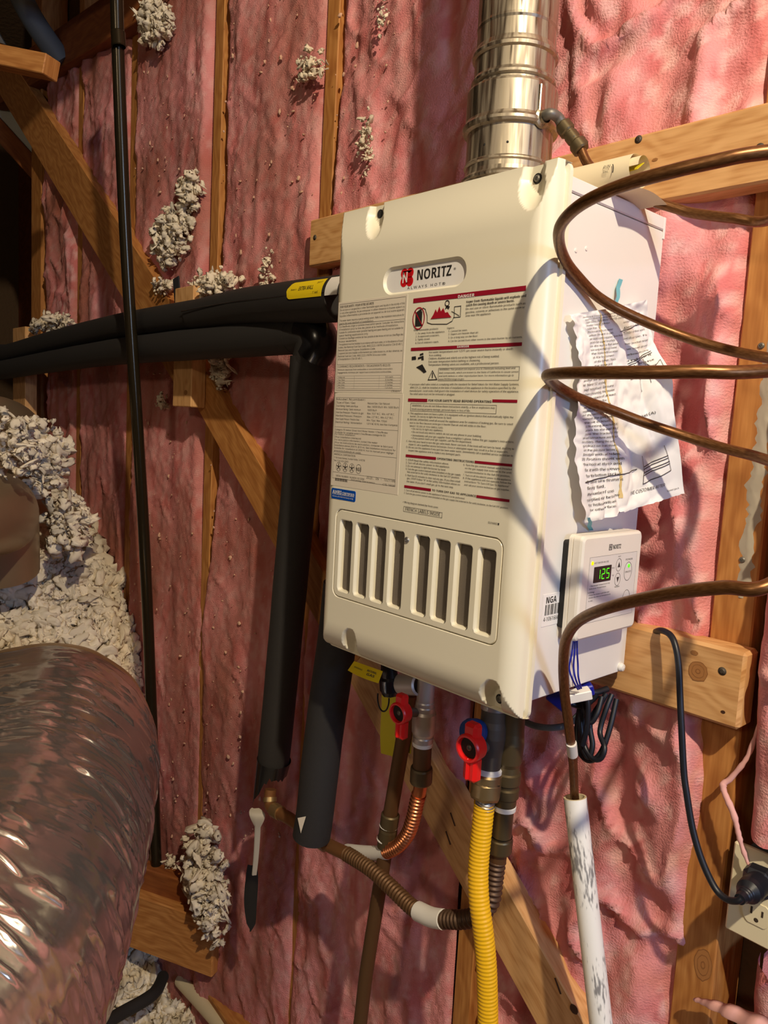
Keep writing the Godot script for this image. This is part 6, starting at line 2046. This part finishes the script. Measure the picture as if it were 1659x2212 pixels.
func insulation() -> void:
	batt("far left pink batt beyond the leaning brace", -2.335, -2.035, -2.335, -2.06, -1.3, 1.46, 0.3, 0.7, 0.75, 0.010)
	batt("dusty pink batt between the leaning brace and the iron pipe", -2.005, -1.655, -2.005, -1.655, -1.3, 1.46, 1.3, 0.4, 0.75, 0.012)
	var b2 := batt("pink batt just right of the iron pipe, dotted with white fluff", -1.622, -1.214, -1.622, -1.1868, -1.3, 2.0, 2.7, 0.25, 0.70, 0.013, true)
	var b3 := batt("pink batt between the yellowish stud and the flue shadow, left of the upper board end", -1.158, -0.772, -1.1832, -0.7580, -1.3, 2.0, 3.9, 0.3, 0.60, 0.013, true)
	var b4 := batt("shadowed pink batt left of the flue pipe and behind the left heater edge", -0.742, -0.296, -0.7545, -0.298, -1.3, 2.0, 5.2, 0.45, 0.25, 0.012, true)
	batt("bright cottony pink batt right of the flue and behind the white drain pipe", -0.250, 0.092, -0.250, 0.110, -1.3, 2.0, 6.1, 1.15, 0.0, 0.016)
	batt("pink batt at the right edge beyond the stud and outlet", 0.149, 0.60, 0.158, 0.62, -0.165, 2.0, 7.7, 1.0, 0.05, 0.04)
	batt("low pink batt in shadow under the outlet at the right edge", 0.180, 0.60, 0.178, 0.62, -1.3, -0.345, 8.4, 1.0, 0.2, 0.0)
	specks("fluff_specks", -1.60, -1.23, -0.9, 1.55, 380, 0.0040, b2)
	specks("fluff_specks", -1.15, -0.78, -0.7, 1.3, 340, 0.0038, b3)
	specks("fluff_specks", -0.73, -0.56, 0.5, 1.1, 70, 0.0040, b4)
	# loose strip of pink batt torn off beside the outlet
	var w := MB.new()
	var p := smooth_path([Vector3(0.1654, -0.0235, -0.0300), Vector3(0.1578, -0.0676, -0.0280), Vector3(0.1424, -0.1011, -0.0250), Vector3(0.1357, -0.1143, -0.0200), Vector3(0.1538, -0.1411, -0.0150), Vector3(0.1650, -0.1721, -0.0160), Vector3(0.1768, -0.1981, -0.0180)], 8)
	var rr := PackedFloat32Array()
	for k in p.size():
		rr.append(0.0012 + 0.002 * absf(noise.get_noise_1d(k * 22.0)) + 0.0022 * sin(PI * k / p.size()))
	w.tube(p, rr, 10)
	tag(obj("torn_wisp", w, M.tuft_pink), "thin torn pink wisp hanging over the corner of the outlet plate", "insulation", "")
	w = MB.new()
	p = smooth_path([Vector3(0.1289, -0.4030, -0.0200), Vector3(0.1570, -0.3915, -0.0150), Vector3(0.1889, -0.3836, -0.0120), Vector3(0.2324, -0.3809, -0.0100)], 8)
	rr = PackedFloat32Array()
	for k in p.size():
		rr.append(0.003 + 0.020 * float(k) / p.size() + 0.004 * noise.get_noise_1d(k * 7.0))
	w.tube(p, rr, 14, true, 0.45)
	tag(obj("torn_wisp", w, M.tuft_pink), "torn pink flap crossing the stud at the bottom right", "insulation", "")
	# clumps of white wool
	var cl := [
		[Vector3(-1.3450, 0.7436, -0.0180), Vector3(0.085, 0.070, 0.02), 46, 0.020, "largest white fluff clump stuck on the batt right of the iron pipe"],
		[Vector3(-1.2593, 0.8369, -0.0180), Vector3(0.050, 0.045, 0.016), 22, 0.017, "round white fluff clump above the largest one on the same batt"],
		[Vector3(-1.3880, 0.6967, -0.0180), Vector3(0.030, 0.022, 0.012), 8, 0.013, "small fluff clump under the largest one beside the iron pipe"],
		[Vector3(-1.2744, 0.7690, -0.0180), Vector3(0.016, 0.034, 0.010), 9, 0.009, "thin fluff wisp up and to the right of the largest clump"],
		[Vector3(-1.1057, 0.5997, -0.0050), Vector3(0.095, 0.035, 0.030), 52, 0.017, "ragged white fluff heaped behind the wooden block on top of the foam pipe"],
		[Vector3(-1.3585, 0.6228, -0.0050), Vector3(0.050, 0.022, 0.020), 14, 0.015, "fluff lump on the brace left of the wooden block"],
		[Vector3(-2.1073, 0.5693, 0.0100), Vector3(0.150, 0.030, 0.03), 30, 0.022, "fluff lying on the foam pipe at the far left"],
		[Vector3(-1.0845, 0.4151, -0.0180), Vector3(0.040, 0.045, 0.012), 28, 0.017, "dim fluff patch right of the wooden block under the foam pipe"],
		[Vector3(-1.3768, 0.3331, -0.0180), Vector3(0.03, 0.02, 0.01), 7, 0.012, "tiny fluff bit on the batt left of the wooden block"],
		[Vector3(-1.4705, 1.3091, -0.0150), Vector3(0.075, 0.06, 0.016), 34, 0.020, "brownish fluff scattered at the top of the batt beside the iron pipe"],
		[Vector3(-1.4123, 1.2574, -0.0150), Vector3(0.05, 0.045, 0.016), 26, 0.019, "fluff clump at the very top right of the iron pipe"],
		[Vector3(-0.7816, 0.9877, -0.0180), Vector3(0.045, 0.030, 0.012), 16, 0.012, "greyish fluff near the top of the batt left of the flue"],
		[Vector3(-0.6060, 0.8061, -0.0180), Vector3(0.020, 0.055, 0.010), 14, 0.009, "thin white wisps on the batt just left of the flue shadow"],
		[Vector3(-0.5799, 1.0238, -0.0180), Vector3(0.014, 0.045, 0.008), 8, 0.007, "white wisp at the very top left of the flue"],
		[Vector3(-0.9077, 0.6198, -0.0180), Vector3(0.020, 0.045, 0.010), 10, 0.009, "short white wisp above the foam pipe left of the upper board"],
		[Vector3(-1.0503, -0.7997, 0.0100), Vector3(0.080, 0.105, 0.035), 66, 0.026, "white wool clump hanging over the planks at the lower left"],
		[Vector3(-0.9961, -0.8633, 0.0200), Vector3(0.055, 0.080, 0.03), 40, 0.021, "tail of white wool hanging in front of the orange plank"],
		[Vector3(-1.2269, -0.8738, 0.0100), Vector3(0.030, 0.040, 0.015), 12, 0.013, "small fluff tuft beside the foot of the iron pipe"],
		[Vector3(-1.5499, -0.0000, 0.1532), Vector3(0.075, 0.075, 0.05), 48, 0.028, "wool clump heaped against the far batt above the pile"],
		[Vector3(-1.5446, 0.1783, 0.2211), Vector3(0.060, 0.085, 0.05), 56, 0.026, "wool clump clinging to the right side of the tan ducts"],
		[Vector3(-1.3306, 0.2169, 0.3686), Vector3(0.110, 0.065, 0.05), 64, 0.022, "wool clump lying on the tan duct at the left edge"],
		[Vector3(-1.0987, 0.1837, -0.0180), Vector3(0.012, 0.010, 0.008), 3, 0.008, ""],
	]
	for q in cl:
		if q[4]:
			clump(q[4], q[0], q[1], q[2], q[3])


func wool_height(x: float, z: float) -> float:
	var k := [[-3.2, 0.10], [-2.5, 0.04], [-2.04, -0.03], [-1.71, -0.20], [-1.54, -0.38], [-1.50, -0.46], [-1.46, -0.78], [-1.42, -1.20], [-1.32, -1.33], [1.2, -1.40]]
	var h := -1.33
	for q in k.size() - 1:
		if x >= k[q][0] and x <= k[q + 1][0]:
			h = lerpf(k[q][1], k[q + 1][1], (x - k[q][0]) / (k[q + 1][0] - k[q][0]))
	h -= smoothstep(0.0, 1.2, z) * 0.34 * smoothstep(-1.0, -1.6, x)
	return maxf(h, -1.42)


func pile() -> void:
	var mb := MB.new()
	var w := 300
	var h := 170
	var pts := PackedVector3Array()
	var cols := PackedColorArray()
	for j in h + 1:
		for k in w + 1:
			var x := lerpf(-2.95, 0.1, pow(float(k) / w, 1.15))
			var z := lerpf(1.15, -0.04, float(j) / h)
			var y := wool_height(x, z)
			var a := noise.get_noise_3d(x * 110, y * 90, z * 110)
			var b := fine.get_noise_3d(x * 260, y * 260, z * 260)
			var c := 1.0 - absf(fine.get_noise_3d(x * 900, y * 900, z * 900)) * 1.6
			pts.append(Vector3(x + b * 0.02, y + a * 0.04 + b * 0.024 + c * 0.016, z + a * 0.03))
			var tone := 0.78 + 0.25 * b + 0.2 * a
			cols.append(Color(tone, tone * 0.98, tone * 0.94))
	mb.lattice(pts, w + 1, PackedVector2Array(), cols)
	var t := obj("blown_insulation", mb, M.wool)
	tag(t, "heap of loose white blown wool insulation at the left and on the floor", "insulation", "")
	stuff(t)
	# lumps lying on it
	var protos := []
	for k in 4:
		var p := MB.new()
		for q in 5:
			var tone := rng.randf_range(0.8, 1.0)
			p.tint = Color(tone, tone * 0.985, tone * 0.955)
			p.blob(Vector3(rng.randfn(), rng.randfn() * 0.5, rng.randfn()) * 0.5, Vector3(rng.randf_range(0.5, 1.0), rng.randf_range(0.3, 0.55), rng.randf_range(0.5, 0.9)), noise if q < 3 else fine, 0.8, 11, 8, Basis(Vector3(0.3, 0.2, 1).normalized(), rng.randf() * TAU))
		protos.append(p.mesh(M.wool_plain))
	for k in 4:
		var mm := MultiMesh.new()
		mm.transform_format = MultiMesh.TRANSFORM_3D
		mm.mesh = protos[k]
		mm.instance_count = 1500
		for q in 1500:
			var x := rng.randf_range(-2.5, -0.75)
			var z := rng.randf_range(-0.035, 0.75)
			var r := 0.009 + 0.024 * pow(rng.randf(), 1.8)
			var y := wool_height(x, z) + rng.randf_range(0.0, 0.05)
			mm.set_instance_transform(q, Transform3D(Basis.from_euler(Vector3(rng.randf() * TAU, rng.randf() * TAU, rng.randf() * TAU)).scaled(Vector3(r, r, r)), Vector3(x, y, z)))
		var o := MultiMeshInstance3D.new()
		o.name = "wool_lumps"
		o.multimesh = mm
		t.add_child(o, true)
		stuff(o)


func ducts() -> void:
	# the big foil duct in the foreground
	var t := thing("foil_duct", "large shiny wrinkled foil covered duct bulging into the lower left foreground", "duct")
	var path := even_path([Vector3(-0.3733, -0.5406, 0.9143), Vector3(-0.4217, -0.4726, 0.8068), Vector3(-0.5136, -0.4265, 0.6908), Vector3(-0.6655, -0.3839, 0.5811), Vector3(-0.8318, -0.3488, 0.4881), Vector3(-0.9837, -0.3661, 0.4181), Vector3(-1.1289, -0.4612, 0.3837), Vector3(-1.2462, -0.6562, 0.3953), Vector3(-1.3065, -0.8730, 0.4380), Vector3(-1.3372, -1.1040, 0.4807)], 0.0026)
	var m := path.size()
	var sides := 150
	var side := (path[1] - path[0]).normalized().cross(Vector3.UP).normalized()
	var pts := PackedVector3Array()
	for k in m:
		var d := (path[mini(k + 5, m - 1)] - path[maxi(k - 5, 0)]).normalized()
		side = (side - d * side.dot(d)).normalized()
		var w := side.cross(d).normalized()
		var s := float(k) * 0.0026
		var sm := 1.0 - smoothstep(0.40, 0.47, float(k) / m) * 0.93
		for q in sides + 1:
			var a := TAU * q / sides
			var e := Vector3(cos(a), sin(a), 0.0)
			var jig := noise.get_noise_3d(e.x * 26, e.y * 26, s * 50) * 0.9
			var crease := 0.0
			for g in [[190.0, 0.075, 3.0], [330.0, 0.085, 19.0], [560.0, 0.10, 41.0]]:
				var line := noise.get_noise_3d(e.x * 10 + g[2], e.y * 10, s * g[0] + jig * 4)
				crease = maxf(crease, exp(-pow(line / g[1], 2.0)) * smoothstep(-0.1, 0.32, noise.get_noise_3d(e.x * 50 + g[2], e.y * 50, s * 80 + g[2])))
			var soft := noise.get_noise_3d(e.x * 16 + 11, e.y * 16, s * 330 + jig * 5)
			var r := 0.214 + sm * (0.0048 * crease + 0.0022 * soft + 0.0004 * fine.get_noise_3d(e.x * 60, e.y * 60, s * 1700))
			r += 0.010 * noise.get_noise_3d(e.x * 20 + 5, e.y * 20, s * 26)
			pts.append(path[k] + (side * cos(a) + w * sin(a)) * r)
	var cut := int(m * 0.455)
	for half in 2:
		var mb := MB.new()
		if half == 0:
			mb.lattice(pts.slice(0, (cut + 1) * (sides + 1)), sides + 1)
		else:
			mb.lattice(pts.slice(cut * (sides + 1)), sides + 1)
		for k in mb.i.size() / 3:
			var a := mb.i[k * 3 + 1]
			mb.i[k * 3 + 1] = mb.i[k * 3 + 2]
			mb.i[k * 3 + 2] = a
		for k in mb.n.size():
			mb.n[k] = -mb.n[k]
		part_label(obj("foil_jacket" if half == 0 else "smooth_bend", mb, M.foil if half == 0 else M.foil_roof_tint, t), "wrinkled silver foil jacket" if half == 0 else "smooth far bend of the duct with the roof reflection coloured in")
	# two smaller ducts further back, half buried in wool
	for q in [[[Vector3(-1.2219, 0.0509, 0.6795), Vector3(-1.2969, 0.0602, 0.5069), Vector3(-1.4300, 0.0543, 0.3850), Vector3(-1.5439, 0.0096, 0.3379), Vector3(-1.5896, -0.1175, 0.3199)], 0.100, "tan duct half buried in wool at the left edge"], [[Vector3(-1.5648, 0.2308, 0.5752), Vector3(-1.6113, 0.2414, 0.3715), Vector3(-1.7395, 0.2217, 0.2467), Vector3(-1.8023, 0.1414, 0.2096), Vector3(-1.8241, 0.0063, 0.1967)], 0.088, "upper greyish duct behind the wool at the left edge"]]:
		var dt := thing("insulated_duct", q[2], "duct")
		obj("jacket", tube_of(q[0], q[1], 32, 10), M.foil_dull, dt)


func lamp() -> void:
	var t := thing("ceiling_bulb", "bare light bulb hanging on a cord out of the picture at the upper right", "lamp", LAMP)
	var mb := MB.new()
	var pr := []
	for k in 13:
		var a := PI * k / 12.0 - PI / 2
		pr.append(Vector2(maxf(0.0005, cos(a) * 0.030), sin(a) * 0.030))
	mb.lathe(pr, Transform3D(), 24)
	obj("bulb", mb, M.bulb, t)
	var so := MB.new()
	so.lathe([Vector2(0.0001, 0.034), Vector2(0.017, 0.034), Vector2(0.019, 0.04), Vector2(0.019, 0.08), Vector2(0.008, 0.095), Vector2(0.0035, 0.10), Vector2(0.0035, 0.95)], Transform3D(), 20)
	obj("socket", so, M.cord, t)
	var l := OmniLight3D.new()
	l.name = "bulb_light"
	l.light_color = Color(1.0, 0.935, 0.82)
	l.light_energy = 5.8
	l.light_size = 0.028
	l.omni_range = 12.0
	l.omni_attenuation = 2.0
	l.shadow_enabled = true
	t.add_child(l)
	var wl := thing("fill_light", "square unseen fill panel added behind the camera to brighten the heater front", "lamp", FILL_POS)  # unseen fixture, added as fill for the heater front
	var hb := MB.new()
	hb.box(Vector3(0.42, 0.32, 0.10), Transform3D(Basis(), Vector3(0, 0, 0.06)), 0.012)
	obj("housing", hb, M.cord, wl)
	var dm := MB.new()
	dm.box(Vector3(0.37, 0.27, 0.01), Transform3D(Basis(), Vector3(0, 0, 0.005)), 0.003)
	obj("lit_panel", dm, M.fill_panel, wl)


func _ready() -> void:
	# camera
	var cam := Camera3D.new()
	cam.name = "camera"
	cam.position = Vector3(0.50628, 0.30825, 0.91620)
	cam.rotation = Vector3(-0.11435, 0.82492, 0.05407)
	cam.fov = 67.2628
	cam.near = 0.02
	cam.far = 40.0
	add_child(cam)
	cam.current = true
	# environment and exposure
	var env := Environment.new()
	env.background_mode = Environment.BG_COLOR
	env.background_color = Color(0.02, 0.02, 0.025)
	env.tonemap_mode = Environment.TONE_MAPPER_LINEAR
	env.tonemap_exposure = 1.0
	env.sdfgi_enabled = true
	env.ssao_enabled = true
	env.ssil_enabled = true
	var we := WorldEnvironment.new()
	we.name = "environment"
	we.environment = env
	add_child(we)
	# cool daylight through the right hand window, and an added warm fill light behind the camera; the bulb's own light is in lamp()
	var day := AreaLight3D.new()
	day.name = "window_light"
	day.area_size = Vector2(0.74, 0.74)
	day.light_color = Color(0.62, 0.77, 1.0)
	day.light_energy = 3.3
	day.area_range = 12.0
	day.area_attenuation = 2.0
	day.shadow_enabled = true
	day.position = WINDOW + Vector3(-0.06, 0, 0)
	add_child(day)
	day.look_at(WINDOW + Vector3(-4, 0, 0))
	var work := AreaLight3D.new()
	work.name = "fill_light_beam"
	work.area_size = Vector2(0.36, 0.26)
	work.light_color = Color(1.0, 0.93, 0.80)
	work.light_energy = 1.25
	work.area_range = 12.0
	work.area_attenuation = 2.0
	work.shadow_enabled = true
	work.position = FILL_POS + Vector3(0, 0, -0.04)
	add_child(work)
	work.look_at(FILL_POS + Vector3(0, 0, -4))

	rng.seed = 20
	noise.noise_type = FastNoiseLite.TYPE_SIMPLEX_SMOOTH
	noise.frequency = 0.05
	noise.fractal_octaves = 2
	noise.seed = 3
	fine.noise_type = FastNoiseLite.TYPE_SIMPLEX
	fine.frequency = 0.05
	fine.fractal_octaves = 3
	fine.seed = 11
	font_sans.font_names = PackedStringArray(["Droid Sans"])
	font_bold.font_names = PackedStringArray(["Droid Sans"])
	font_bold.font_weight = 700
	font_mono.font_names = PackedStringArray(["Droid Sans Mono"])
	make_materials()
	room()
	lamp()
	insulation()
	framing()
	heater()
	flue()
	insulated_pipes()
	copper_lines()
	ducts()
	pile()
	controller()
	paper()
	paper_roll()
	cords()
	outlet()
